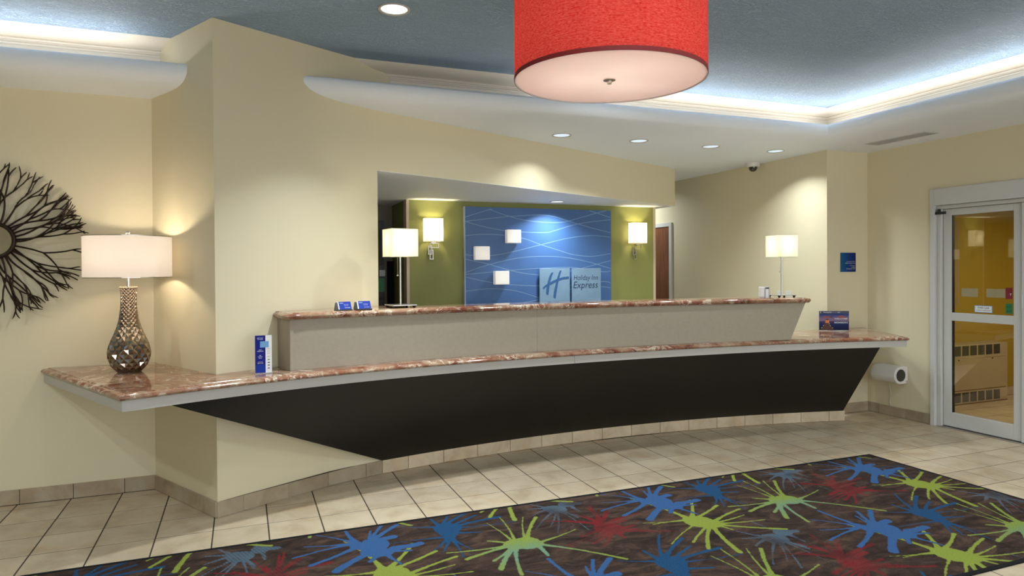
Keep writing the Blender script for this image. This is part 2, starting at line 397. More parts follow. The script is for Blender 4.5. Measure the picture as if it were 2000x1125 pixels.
for x, y, w, d, s in cells:
    if w < 0.02 or d < 0.02: continue
    whole = abs(w - (TP - G)) < 1e-4 and abs(d - (TQ - G)) < 1e-4
    if s:
        if whole:
            if first: o = full; first = False
            else: o = full.copy(); COL.objects.link(o); o.parent = fl
        else: o = tile_mesh(w, d).build('tile', M['tile'], fl, fix=False)
        o.location = (x, y, 0.0)
    else:
        m_ = tile_mesh(w, d); far.add([(a + x, b + y, c) for a, b, c in m_.v], m_.f)
fo = far.build('floor_tiling', M['tile'], fl, fix=False); fo['kind'] = 'stuff'

def wallbox(name, a, b, mat='wall'): return struct(MB().box(a, b).build(name, M[mat]))
wallbox('wall_back_left', (-4.6, YB, 0), (-0.545, YB + 0.12, ZT + 0.05))
struct(MB().prism([(-0.5, 5.41), (-0.566, 5.274), (-0.151, 4.503), (0.945, 5.097), (0.878, 5.22), (0.6, 5.41)], 0, ZT).build('wall_pier', M['wall']))
struct(MB().prism([(0.878, 5.219), (0.905, 5.170), (4.80, 6.978), (4.80, 7.10), (4.76, 7.10)], ZH + 0.004, ZT + 0.02).build('wall_header_back', M['wall']))
struct(MB().prism([(0.930, 5.091), HD0, HD1, (4.80, 6.975), (0.905, 5.165)], ZH + 0.003, ZT + 0.02).build('wall_header', M['wall']))
struct(MB().prism([HD0, HD1, (4.80, 7.30), (1.9, 7.30), (1.9, 9.2), (0.3, 9.2), (0.3, 5.3), (0.86, 5.2)], ZH, ZH + 0.003).build('ceiling_alcove', M['white']))
wallbox('wall_reception', (1.645, YG, 0), (4.66, YG + 0.12, ZH), 'green')
struct(MB().box((1.615, YG - 0.004, 0), (1.645, YG + 0.125, ZH)).build('trim_1', M['trimc']))
struct(MB().box((4.66, YG - 0.004, 0), (4.692, YG + 0.125, ZH)).build('trim_2', M['trimc']))
wallbox('wall_office_side', (1.62, YG + 0.125, 0), (1.70, 7.86, ZH), 'green')
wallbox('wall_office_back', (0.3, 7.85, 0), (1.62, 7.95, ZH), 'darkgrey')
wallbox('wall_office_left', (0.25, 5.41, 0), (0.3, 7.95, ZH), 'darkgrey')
wallbox('wall_column', (X5, 5.259, 0), (6.3, 5.40, ZT))
wallbox('wall_far', (X5, 5.40, 0), (X5 + 0.14, 9.2, ZT))
wallbox('wall_corridor', (0.3, 9.2, 0), (5.66, 9.3, ZT))
wallbox('wall_right', (XR, 4.545, 0), (XR + 0.12, 5.259, ZT))
wallbox('wall_right_lintel', (XR, 1.70, 2.10), (XR + 0.12, 4.545, ZT))
wallbox('wall_right_front', (XR, -3.6, 0), (XR + 0.12, 1.70, ZT))
wallbox('wall_left', (-4.7, -3.6, 0), (-4.6, YB, ZT + 0.05))
wallbox('wall_front', (-4.6, -3.7, 0), (XR, -3.6, 0.35)); wallbox('wall_front_top', (-4.6, -3.7, 2.45), (XR, -3.6, ZT + 0.05))
for i, (a, b) in enumerate(((-4.6, -1.3), (1.3, 1.5), (4.1, 4.3), (5.9, XR))): wallbox('wall_front_pier', (a, -3.7, 0.35), (b, -3.6, 2.45))
for i, (a, b) in enumerate(((-1.3, 1.3), (1.5, 4.1), (4.3, 5.9))):  # unseen windows inferred from the cool tint, put in for ambient fill
    w_ = struct(bpy.data.objects.new('unseen_window_%d' % (i + 1), None)); COL.objects.link(w_); w_.location = ((a + b) / 2, -3.65, 0.35); h_ = (b - a) / 2
    for nm, q, r in (('frame', (-h_, -0.03, 0), (h_, 0.03, 0.05)), ('frame', (-h_, -0.03, 2.05), (h_, 0.03, 2.10)), ('frame', (-h_, -0.03, 0.05), (-h_ + 0.05, 0.03, 2.05)), ('frame', (h_ - 0.05, -0.03, 0.05), (h_, 0.03, 2.05)), ('frame', (-0.02, -0.02, 0.05), (0.02, 0.02, 2.05))):
        MB().box(q, r).build(nm, M['metalw'], w_)
    MB().box((-h_ + 0.05, -0.004, 0.05), (h_ - 0.05, 0.004, 2.05)).build('pane', M['glass'], w_)
    area('daylight_fill', (0, 0.06, 1.05), b - a - 0.1, DAY_FILL_W * (b - a) / 9.5, (0.93, 0.96, 1.0), w_, rot=(math.radians(90), 0, 0), shape='RECTANGLE', sizey=2.0)
struct(MB().prism([(1.0, 5.45), (5.45, 5.45), (5.515, 5.45), (5.515, 9.19), (0.31, 9.19), (0.31, 5.45)], -0.0010, 0.004).build('floor_reception_bounce', plain('pale_bounce_floor', (0.50, 0.42, 0.31), 0.5)))  # unseen pale floor, added to bounce light up under the alcove ceiling
wallbox('ceiling', (-4.6, -3.6, ZT), (6.2, 5.35, ZT + 0.08), 'tray')
# soffit ring and its rounded light lip
YL = 4.80; XL = 5.05
lip = [(0.26, ZS), (0.19, 2.6875), (0.13, 2.692), (0.085, 2.701), (0.05, 2.714), (0.022, 2.734), (0.006, 2.758), (0.0, 2.782), (0.002, 2.803), (0.012, 2.818), (0.028, 2.824), (0.045, 2.820), (0.05, 2.80), (0.05, 2.765), (0.36, 2.765), (0.36, 2.70), (0.26, 2.70)]
lipn = [(-o, z) for o, z in lip]     # offsets away from the lobby are to the left of travel
crown = [(0.35, 2.72), (0.35, 2.933), (0.341, 2.936), (0.337, 2.943), (0.341, 2.950), (0.347, 2.953), (0.345, 2.959), (0.332, 2.962), (0.327, 2.969), (0.331, 2.976), (0.334, 2.979), (0.308, 2.983), (0.272, 2.991), (0.240, 3.004), (0.216, 3.018), (0.20, 3.03), (0.40, 3.03), (0.40, 2.72)]
crownn = [(-o, z) for o, z in crown]
pathR = [(0.36, YL), (XL, YL), (XL, -3.6)]; pathL = [(-4.6, YL), (-0.20, YL)]
o = struct(MB().sweep(pathR, lipn).build('ceiling_soffit_lip', M['soffit'], smooth=True))
o = struct(MB().sweep(pathL, lipn).build('ceiling_soffit_lip', M['soffit'], smooth=True))
struct(MB().sweep(pathR, crownn).build('trim_3', M['crown'], smooth=True))
struct(MB().sweep(pathL, crownn).build('trim_4', M['crown'], smooth=True))
struct(MB().prism([(0.62, YL + .26), (XL + .26, YL + .26), (XL + .26, -3.6), (XR, -3.6), (XR, 5.259), (X5, 5.259), (X5, 9.2), (0.3, 9.2), (0.3, 5.41), (0.62, 5.41)], ZS, ZS + 0.034).build('ceiling_soffit', M['soffit']))
struct(MB().prism([(-4.6, YL + .26), (-0.45, YL + .26), (-0.566, YB), (-4.6, YB)], ZS, ZS + 0.034).build('ceiling_soffit', M['soffit']))
# cove light strips lying in the trough
def cove(name, x0, y0, x1, y1, label):
    t = thing(name, label, 'light strip', ((x0 + x1) / 2, (y0 + y1) / 2, 2.766))
    lx, ly = abs(x1 - x0) / 2, abs(y1 - y0) / 2; horiz = lx > ly
    mb = MB()
    if horiz: mb.box((-lx, -0.02, 0), (lx, 0.02, 0.018))
    else: mb.box((-0.02, -ly, 0), (0.02, ly, 0.018))
    mb.build('housing', M['plastic'], t)
    Ln = 2 * max(lx, ly)
    area('strip_light', (0, 0, 0.025), Ln if horiz else 0.03, COVE_W * Ln, NEUTRAL, t, rot=(math.radians(-145), 0, 0) if horiz else (0, math.radians(145), 0), shape='RECTANGLE', sizey=0.03 if horiz else Ln)
    return t
cove('cove_light_strip', 2.25, 4.96, 5.18, 4.96, 'hidden white light strip in the ceiling cove above the reception soffit')
cove('cove_light_strip', 5.21, -3.5, 5.21, 4.9, 'hidden white light strip in the ceiling cove above the glass door wall')
cove('cove_light_strip', -4.5, 4.96, -0.62, 4.96, 'hidden white light strip in the ceiling cove above the twig mirror wall')

# baseboards made of tile pieces
def baseboard(name, path, cuts, h=0.098, th=0.011, mat='base_tile', parent=None, piece='tile'):
    """straight run; cuts = distances of the joints along the run"""
    a = Vector(path[0]); b = Vector(path[1]); d = (b - a); ln = d.length; d.normalize(); n = Vector((d.y, -d.x))
    mb = MB(); q = [a, b, b + n * 0.003, a + n * 0.003]
    bd = mb.prism([tuple(p) for p in q], 0, h - 0.002).build(name, M['grout'], parent)
    if parent is None: struct(bd)
    cc = [0] + [c for c in cuts if 0.01 < c < ln - 0.01] + [ln]
    for i in range(len(cc) - 1):
        s0, s1 = cc[i] + 0.0015, cc[i + 1] - 0.0015
        p0, p1 = a + d * s0, a + d * s1
        t = MB().prism([tuple(p0), tuple(p1), tuple(p1 + n * th), tuple(p0 + n * th)], 0.002, h + random.uniform(-0.001, 0.001)).build(piece, M[mat], bd)
        bevel(t, 0.0015, 1)
    return bd
cl = [(-1.35 - TP * k + 4.6) for k in range(12)][::-1] + [(-1.35 + TP * k + 4.6) for k in range(1, 4)]
baseboard('baseboard_back_left', [(-4.6, YB), (-0.566, YB)], sorted(cl))
baseboard('baseboard_pier_side', [(-0.566, 5.274), (-0.151, 4.503)], [0.17, 0.45, 0.72])
baseboard('baseboard_column', [(5.50, 5.259), (XR, 5.259)], [0.18])
baseboard('baseboard_right', [(XR, 5.259), (XR, 4.548)], [0.14, 0.44])

# ================================================================== RECEPTION DESK
def cy(x): return (((-0.0020 * x + 0.0195) * x - 0.117) * x + 0.366) * x + 4.226
def cyq(x):
    return float(np.polyval(np.array(MBC), x))
MBC = [-0.00173, 0.020191, -0.121503, 0.374807, 4.203784]
arc = [(x, cyq(x)) for x in np.linspace(-0.563, 5.535, 64)]
tipL = (-0.590, 3.962); nose = [(-1.228, 5.272), (-0.585, 3.955)] + arc[1:-1] + [(5.535, cyq(5.535)), (6.058, 5.257)]
desk = thing('reception_desk', 'long curved hotel reception desk with black slanting front and taupe upper panel', 'desk', (2.5, 4.9, 0))
def dloc(mb): mb.v = [(x - 2.5, y - 4.9, z) for x, y, z in mb.v]; return mb
def ubq(x): return -0.0495 * x * x + 0.2625 * x + 4.400
blk = [(x, ubq(x)) for x in np.linspace(0.275, 4.404, 40)]
# lower countertop
prof = [(-0.045, 0.874), (-0.040, 0.8735), (-0.036, 0.869), (-0.030, 0.8675), (-0.016, 0.867), (-0.007, 0.863), (-0.001, 0.856), (0.0, 0.852), (-0.002, 0.846), (-0.008, 0.841), (-0.018, 0.839), (-0.045, 0.839)]
lower = MB().sweep(nose, prof)
inner = offset_path(nose, -0.0445); inner[0] = (-1.178, 5.272); inner[-1] = (6.008, 5.257)
back = [(X5, 5.257), (4.80, 5.22), (4.52, 4.90)] + [(x, y + 0.06) for x, y in blk[::-1][1:-1]] + [(0.30, 4.745), (-0.151, 4.501), (-0.566, 5.272)]
lower.prism(inner + back, 0.8392, 0.8738)
lc = lower.build('countertop', M['marble'], smooth=True)
tag(lc, 'long curved red marble countertop of the lower desk level', 'countertop')
# fascia under it, two lengths
fj = 0.545
for a0, a1 in ((0, 31), (31, len(nose) - 1)):
    seg = nose[a0:a1 + 1]
    if a0: seg[0] = (seg[0][0] + 0.003, seg[0][1])
    dloc(MB().sweep(seg, [(-0.016, 0.782), (-0.016, 0.8388), (-0.040, 0.8388), (-0.040, 0.782)])).build('fascia', M['fascia'], desk)
# soffit board closing the underside of the top
dloc(MB().prism(inner + [(X5, 5.25), (4.8, 5.25)] + [(x, y + 0.3) for x, y in blk[::-1][1:-1]] + [(0.4, 4.81), (-0.151, 4.501), (-0.566, 5.272)], 0.8300, 0.8388)).build('underside_board', M['fascia'], desk)
# slanting black front
def bot(x): return -4.138 + math.sqrt(9.413 ** 2 - (x - 3.159) ** 2)
mb = MB(); n = 48; P = []
noff = offset_path([(x, cyq(x)) for x in np.linspace(-0.352, 5.277, n)], -0.022)
for k in range(n):
    t = k / (n - 1); xb = 0.948 + (5.440 - 0.948) * t; yb = bot(xb)
    tx, ty = noff[k]
    for q in range(4):
        u = q / 3; P.append((tx + (xb - tx) * u, ty + (yb - ty) * u, 0.7815 + (0.099 - 0.7815) * u))
m0 = len(P); P += [(x, y + 0.022, z) for x, y, z in P[:m0]]
F = []
for k in range(n - 1):
    for q in range(3):
        a = k * 4 + q; F.append((a, a + 1, a + 5, a + 4)); F.append((m0 + a, m0 + a + 4, m0 + a + 5, m0 + a + 1))
    F.append((k * 4, k * 4 + 4, m0 + k * 4 + 4, m0 + k * 4)); F.append((k * 4 + 3, m0 + k * 4 + 3, m0 + k * 4 + 7, k * 4 + 7))
for k in (0, n - 1):
    for q in range(3): a = k * 4 + q; F.append((a, m0 + a, m0 + a + 1, a + 1))
mb.add(P, F); dloc(mb).build('front_panel', M['black'], desk, smooth=True)
# knee wall behind the black panel (cream, seen as a triangle at the left)
kw = [(-0.1505, 4.5025), (0.2, 4.695), (0.53, 4.871), (0.74, 4.955), (0.948, 5.024)] + [(x, bot(x) + 0.012) for x in np.linspace(1.1, 5.455, 24)] + [(5.455, 5.24), (4.7, 5.45)] + [(x, bot(x) + 0.15) for x in np.linspace(4.4, 1.1, 10)] + [(0.948, 5.093)]
dloc(MB().prism(kw, 0, 0.829 if False else 0.10)).build('knee_wall_base', M['wall'], desk)
tri = [(-0.1505, 4.5025), (0.2, 4.695), (0.53, 4.871), (0.74, 4.955), (0.948, 5.024), (1.2, 5.095), (1.6, 5.165), (1.6, 5.25), (0.948, 5.093)]
dloc(MB().prism(tri, 0.10, 0.8298)).build('knee_wall', M['wall'], desk)
# kick tiles
pth = [(-0.153, 4.494), (0.2, 4.686), (0.53, 4.862), (0.74, 4.946), (0.948, 5.013)] + [(x, bot(x)) for x in np.linspace(1.0, 5.459, 60)]
cum = [0]
for i in range(1, len(pth)): cum.append(cum[-1] + math.hypot(pth[i][0] - pth[i - 1][0], pth[i][1] - pth[i - 1][1]))
def at(s):
    for i in range(1, len(pth)):
        if cum[i] >= s: u = (s - cum[i - 1]) / (cum[i] - cum[i - 1]); return (pth[i - 1][0] + (pth[i][0] - pth[i - 1][0]) * u, pth[i - 1][1] + (pth[i][1] - pth[i - 1][1]) * u)
    return pth[-1]
s4 = cum[4]; cuts = [0, s4 - 0.98, s4 - 0.72, s4 - 0.42, s4 - 0.13, s4]; cuts = [0, 0.17, 0.48, 0.79, 1.09, s4]
s = s4 + 0.21
while s < cum[-1] - 0.05: cuts.append(s); s += 0.2985
cuts.append(cum[-1])
for i in range(len(cuts) - 1):
    q = np.linspace(cuts[i] + 0.002, cuts[i + 1] - 0.002, 4); pts = [at(v) for v in q]; bk = offset_path(pts, -0.014)
    t = dloc(MB().prism(pts + bk[::-1], 0.002, 0.0985)).build('kick_tile', M['base_tile'] if cuts[i] < s4 - 0.01 else M['kick'], desk); bevel(t, 0.0015, 1)
# upper block
def riser(seg):
    P = []; m = len(seg)
    for x, y in seg:
        t = (x - 0.275) / (4.404 - 0.275); dx = 0.135 * max(0, t) ** 1.0 * 0 
        P += [(x, y, 0.8745), (x, y, 1.193), (x, y + 0.03, 1.193), (x, y + 0.03, 0.8745)]
    F = []
    for i in range(m - 1):
        for k in range(4): a = i * 4; F.append((a + k, a + (k + 1) % 4, a + 4 + (k + 1) % 4, a + 4 + k))
    F += [(3, 2, 1, 0), tuple((m - 1) * 4 + k for k in range(4))]
    return P, F
segs = [blk[:18], blk[17:]]
for si, sg in enumerate(segs):
    sg = list(sg)
    if si == 0: sg[-1] = (sg[-1][0] - 0.001, sg[-1][1])
    P, F = riser(sg)
    if si == 1:      # right end leans outwards towards the top
        k = len(sg) - 1; dx, dy = 0.145, -0.022
        for q in (1, 2): x, y, z = P[k * 4 + q]; P[k * 4 + q] = (x + dx, y + dy, z)
    dloc(MB().add(P, F)).build('riser_panel', M['laminate'], desk)
dloc(MB().add([(0.275, 4.456, 0.8745), (0.213, 4.697, 0.8745), (0.235, 4.707, 0.8745), (0.30, 4.47, 0.8745), (0.275, 4.456, 1.193), (0.213, 4.697, 1.193), (0.235, 4.707, 1.193), (0.30, 4.47, 1.193)],
               [(3, 2, 1, 0), (4, 5, 6, 7), (0, 1, 5, 4), (1, 2, 6, 5), (2, 3, 7, 6), (3, 0, 4, 7)])).build('end_panel', M['laminate'], desk)
# back of the block on the clerk side
bb = [(x, y + 0.17) for x, y in blk[5:]]
dloc(MB().prism(bb + [(x, y + 0.03) for x, y in bb[::-1]], 0.875, 1.193)).build('back_panel', M['laminate'], desk)
bevel(dloc(MB().prism([(x, y + 0.20) for x, y in blk[5:]] + [(4.40, 5.45), (3.4, 5.50), (2.2, 5.48), (1.25, 5.33), (0.85, 5.26)], 0.735, 0.765)).build('bounce_worktop', plain('white_bounce_top', (0.72, 0.70, 0.66), 0.4), desk), 0.003, 1)  # unseen white top, added to reflect the soffit lamps onto the alcove ceiling
# upper countertop
xs = np.linspace(0.30, 4.545, 44)
un = [(0.186, 4.684), (0.225, 4.452), (0.243, 4.431), (0.27, 4.427)] + [(x, ubq(x) - 0.030) for x in xs[1:]] + [(4.585, 4.548), (4.61, 4.57), (4.615, 4.60), (4.61, 4.90)]
prof2 = [(-0.040, 1.236), (-0.036, 1.2355), (-0.030, 1.231), (-0.018, 1.2305), (-0.008, 1.227), (-0.001, 1.220), (0.0, 1.215), (-0.002, 1.207), (-0.008, 1.200), (-0.018, 1.1935), (-0.040, 1.1935)]
up = MB().sweep(un, prof2)
inn = offset_path(un, -0.0395)
bk2 = [(x, ubq(x) + 0.27) for x in xs[::-1][1:-10]] + [(0.98, 5.03), (0.94, 5.092), (0.20, 4.690)]
up.prism(inn + bk2, 1.1937, 1.2358)
uc = up.build('countertop', M['marble'], smooth=True)
tag(uc, 'long curved red marble ledge on top of the taupe upper panel', 'countertop')

# ================================================================== DOORS
d1 = struct(bpy.data.objects.new('door_1', None)); COL.objects.link(d1); d1.location = (XR, 3.2, 0)
def dl(mb): mb.v = [(x - XR, y - 3.2, z) for x, y, z in mb.v]; return mb
def db(a, b, name, mat='metalw', bev=0.003):
    o = dl(MB().box(a, b)).build(name, M[mat], d1); bevel(o, bev, 2); return o
db((6.045, 4.500, 0), (6.19, 4.545, 2.225), 'casing', 'metalw2')
db((6.045, 1.655, 0), (6.19, 1.70, 2.225), 'casing', 'metalw2')
db((6.040, 1.70, 2.07), (6.19, 4.4995, 2.225), 'header_casing', 'metalw2')
db((6.075, 4.456, 0.0), (6.17, 4.4985, 2.068), 'jamb', 'metalw')
db((6.075, 1.71, 2.035), (6.15, 4.455, 2.068), 'track_rail', 'metalw', 0.002)
db((6.070, 1.71, 0.0), (6.15, 4.455, 0.012), 'threshold', 'steel', 0.002)
for yy in (6.078, 6.092): db((yy, 1.71, 0.012), (yy + 0.004, 4.45, 0.0135), 'track_line', 'rubber', 0.0003)
def leaf(y1, y0, x0, x1):
    """one sliding leaf between y1 (left in the photo) and y0"""
    st = 0.075
    L_ = db((x0, y1 - st, 0.016), (x1, y1, 2.032), 'stile'); db((x0, y0, 0.016), (x1, y0 + st, 2.032), 'stile')
    db((x0, y0 + st, 1.972), (x1, y1 - st, 2.032), 'top_rail'); db((x0, y0 + st, 0.016), (x1, y1 - st, 0.148), 'bottom_rail'); db((x0, y0 + st, 0.998), (x1, y1 - st, 1.073), 'middle_rail')
    for z0, z1 in ((0.148, 0.998), (1.073, 1.972)):
        db((x0 + 0.012, y1 - st - 0.008, z0), (x1 - 0.002, y1 - st, z1), 'gasket', 'rubber', 0.0005)
        xm = (x0 + x1) / 2
        dl(MB().box((xm - 0.003, y0 + st, z0), (xm + 0.003, y1 - st, z1))).build('pane', M['glass'], d1)
leaf(4.452, 3.752, 6.100, 6.140)
leaf(3.7505, 3.05, 6.078, 6.0995)
leaf(3.0495, 2.35, 6.078, 6.0995)
leaf(2.3495, 1.705, 6.100, 6.140)
o = db((6.050, 4.405, 1.985), (6.075, 4.50, 2.010), 'door_sensor', 'blackm', 0.003)
db((6.050, 4.455, 2.010), (6.072, 4.475, 2.035), 'sensor_bracket', 'blackm', 0.002)
db((6.070, 3.735, 1.14), (6.078, 3.748, 1.26), 'door_latch', 'metalw')
gx = 6.1155
db((gx - 0.0006, 4.013, 1.087), (gx, 4.171, 1.150), 'warning_sticker', 'lightblue', 0.0001)
db((gx - 0.0010, 4.019, 1.092), (gx - 0.0006, 4.165, 1.145), 'warning_sticker_face', 'paper', 0.0001)
db((gx - 0.0006, 3.845, 1.090), (gx, 3.902, 1.176), 'green_sticker', 'greenp', 0.0001)
db((gx - 0.0006, 3.845, 1.217), (gx, 3.902, 1.313), 'red_sticker', 'redp', 0.0001)
for ya, yb in ((4.14, 4.29), (3.985, 4.065), (3.905, 3.983)): db((gx - 0.0006, ya, 1.225), (gx, yb, 1.30), 'sticker_back', 'ghost', 0.0001)
def dtext(txt, w, y, z, mat, **k):
    o = text_mesh(txt, w, (gx - 0.0014 - XR, y - 3.2, z), (0, -1, 0), (0, 0, 1), M[mat], 'lettering', d1, **k); return o
dtext('STAND CLEAR', 0.105, 4.144, 1.122, 'ink', height=0.016, bold=0.01); dtext('AUTOMATIC SLIDING DOOR', 0.128, 4.156, 1.103, 'ink', height=0.0085, bold=0.01)
dtext('T', 0.016, 3.868, 1.245, 'ltext', bold=0.02)
for zz in (1.10, 1.14): dtext('WE ID', 0.038, 3.895, zz, 'ink', height=0.022)
# vestibule behind the glass
wallbox('wall_vestibule_back', (6.30, 5.259, 0), (9.2, 5.36, 2.6), 'yellow')
wallbox('wall_vestibule_right', (9.2, 0.6, 0), (9.3, 5.36, 2.6), 'yellow')
wallbox('wall_vestibule_front', (6.192, 0.5, 0), (9.3, 0.6, 2.6), 'yellow')
wallbox('wall_vestibule_left', (6.192, 4.55, 0), (6.30, 5.36, 2.6), 'yellow')
wallbox('ceiling_vestibule', (6.192, 0.5, 2.35), (9.3, 5.36, 2.45), 'unit')
vf = struct(MB().box((6.192, 0.5, -0.05), (9.3, 5.36, -0.0012)).build('floor_vestibule', M['grout']))
for i in range(0, 10):
    for j in range(-10, 4):
        x = 6.20 + i * TP; y = TY0 + j * TQ
        w = min(TP - G, 9.19 - x); d = min(TQ - G, 5.25 - y)
        if w < 0.03 or d < 0.03: continue
        if y < 2.6:
            continue
        o = full.copy() if (w > TP - G - 1e-4 and d > TQ - G - 1e-4) else tile_mesh(w, d).build('tile', M['tile'], fix=False)
        if o.name not in COL.objects: COL.objects.link(o)
        o.parent = vf; o.location = (x, y, 0)
bd = baseboard('baseboard_vestibule', [(7.97, 5.259), (9.2, 5.259)], [0.14, 0.44, 0.74, 1.04])
area_v = thing('vestibule_ceiling_light', 'warm ceiling light inside the entrance vestibule behind the glass door', 'ceiling light', (7.6, 3.4, 2.35))
MB().lathe([(0.14, 0), (0.14, -0.02), (0.12, -0.045)], n=24).build('diffuser', M['bulb'], area_v)
area('vestibule_bulb', (0, 0, -0.05), 0.22, 38.0, (1, 0.82, 0.55), area_v)
# wooden door in the far wall
d2 = struct(bpy.data.objects.new('door_2', None)); COL.objects.link(d2); d2.location = (X5, 8.4, 0)
for nm, a, b, mt in (('door_panel', (-0.012, -0.42, 0.01), (-0.001, 0.42, 2.078), 'wood'), ('casing', (-0.025, -0.475, 0), (-0.001, -0.42, 2.13), 'metalw2'), ('casing', (-0.025, 0.42, 0), (-0.001, 0.475, 2.13), 'metalw2'), ('casing', (-0.025, -0.42, 2.078), (-0.001, 0.42, 2.13), 'metalw2')):
    MB().box(a, b).build(nm, M[mt], d2)
MB().lathe([(0.026, 0), (0.026, -0.01), (0.010, -0.014), (0.010, -0.04), (0.024, -0.05), (0.024, -0.065), (0.01, -0.072)], (-0.012, 0.36, 1.0), 16, 'x').build('door_knob', M['nickel'], d2, smooth=True)

# ================================================================== LAMPS ON THE COUNTERS
def drum_shade(name, r, z0, z1, mat, parent, n=64):
    mb = MB(); mb.lathe([(r, z0), (r, z1)], n=n, cap=False); o = mb.build(name, mat, parent, smooth=True, fix=False)
    uv = o.data.uv_layers.new(name='UVMap')
    for poly in o.data.polygons:
        for li, vi in zip(poly.loop_indices, poly.vertices):
            k = vi % n; u = k / n
            if poly.index % n == n - 1 and k == 0: u = 1.0
            uv.data[li].uv = (u, 0.0 if vi < n else (z1 - z0) / 0.5)
    return o
def ring(r0, r1, z0, z1, n=48): # annulus with thickness
    return MB().lathe([(r0, z0), (r1, z0), (r1, z1), (r0, z1), (r0, z0)], n=n, cap=False)
tl = thing('table_lamp', 'silver faceted gourd table lamp with round pale shade on the left counter end', 'table lamp', (-0.66, 4.85, 0.874))
def gourd(h):     # radius of the body over its height
    K = [(0.0, 0.064), (0.012, 0.080), (0.04, 0.101), (0.075, 0.117), (0.115, 0.1235), (0.155, 0.118), (0.20, 0.102), (0.245, 0.082), (0.29, 0.066), (0.34, 0.055), (0.40, 0.0475), (0.46, 0.0445), (0.505, 0.0465), (0.528, 0.0500)]
    for (a, ra), (b, rb) in zip(K, K[1:]):
        if h <= b: t = (h - a) / (b - a); t = t * t * (3 - 2 * t) * 0.35 + t * 0.65; return ra + (rb - ra) * t
    return K[-1][1]
nn = 15; zs = [0.004]
while zs[-1] < 0.524: zs.append(zs[-1] + math.pi * gourd(zs[-1]) / nn * 1.12)
zs[-1] = 0.526; R_ = len(zs); V = []; F = []
for j, z in enumerate(zs):
    for k in range(nn):
        t = 2 * math.pi * (k + (j % 2) * 0.5) / nn; V.append((gourd(z) * math.cos(t), gourd(z) * math.sin(t), z))
def vid(j, k): return j * nn + k % nn
for j in range(0, R_ - 2):
    for k in range(nn):
        if j % 2 == 0: b, l, r, t = vid(j, k), vid(j + 1, k - 1), vid(j + 1, k), vid(j + 2, k)
        else: b, l, r, t = vid(j, k), vid(j + 1, k), vid(j + 1, k + 1), vid(j + 2, k)
        c = [(V[b][q] + V[l][q] + V[r][q] + V[t][q]) / 4 for q in range(3)]
        s_ = 0.90; c = (c[0] * s_, c[1] * s_, c[2]); ci = len(V); V.append(c)
        F += [(b, r, ci), (r, t, ci), (t, l, ci), (l, b, ci)]
for k in range(nn):
    F.append((vid(0, k), vid(0, k + 1), vid(1, k))); j = R_ - 1
    F.append((vid(j, k + 1), vid(j, k), vid(j - 1, k if j % 2 == 0 else k + 1)) )
V += [(0, 0, 0.0), (0, 0, 0.526)]; cb, ct = len(V) - 2, len(V) - 1
for k in range(nn): F.append((vid(0, k + 1), vid(0, k), cb)); F.append((vid(R_ - 1, k), vid(R_ - 1, k + 1), ct))
MB().add(V, F).build('faceted_body', M['mercury'], tl, fix=True)
MB().lathe([(0.064, 0.0), (0.068, 0.003), (0.064, 0.008)], n=30).build('foot', M['nickel'], tl, smooth=True)
mb = MB()
for k in range(15):
    t = 2 * math.pi * k / 15; mb.lathe([(0.001, -0.006), (0.006, -0.004), (0.008, 0), (0.006, 0.005), (0.001, 0.007)], (0.045 * math.cos(t), 0.045 * math.sin(t), 0.526), 8)
mb.build('scalloped_rim', M['frost'] if False else M['unit'], tl, smooth=True)
MB().lathe([(0.011, 0.525), (0.011, 0.70)], n=16).build('pole', M['steel'], tl, smooth=True)
drum_shade('lamp_shade', 0.2465, 0.590, 0.845, M['sh_table'], tl)
mb = ring(0.2445, 0.2475, 0.588, 0.593); mb.v += []; mb.build('shade_rim', M['nickel'], tl); ring(0.2445, 0.2475, 0.842, 0.847).build('shade_rim', M['nickel'], tl)
mb = MB()
for a in (0, 120, 240): t = math.radians(a); mb.tube([(0, 0, 0.852), (0.245 * math.cos(t), 0.245 * math.sin(t), 0.843)], 0.002, 5)
mb.build('shade_spider', M['nickel'], tl)
MB().lathe([(0.004, 0.70), (0.004, 0.853)], n=8).build('harp_rod', M['chrome'], tl)
MB().lathe([(0.004, 0.848), (0.014, 0.850), (0.014, 0.853), (0.006, 0.856), (0.012, 0.862), (0.014, 0.869), (0.010, 0.876), (0.002, 0.879)], n=16).build('finial', M['chrome'], tl, smooth=True)
MB().lathe([(0.008, 0.66), (0.030, 0.70), (0.030, 0.725), (0.006, 0.75)], (0.0, 0.045, 0), 16).build('bulb', M['bulb'], tl, smooth=True)
point('lamp_bulb', (0, 0.0, 0.73), 9.0, (1.0, 0.84, 0.64), tl, 0.035)

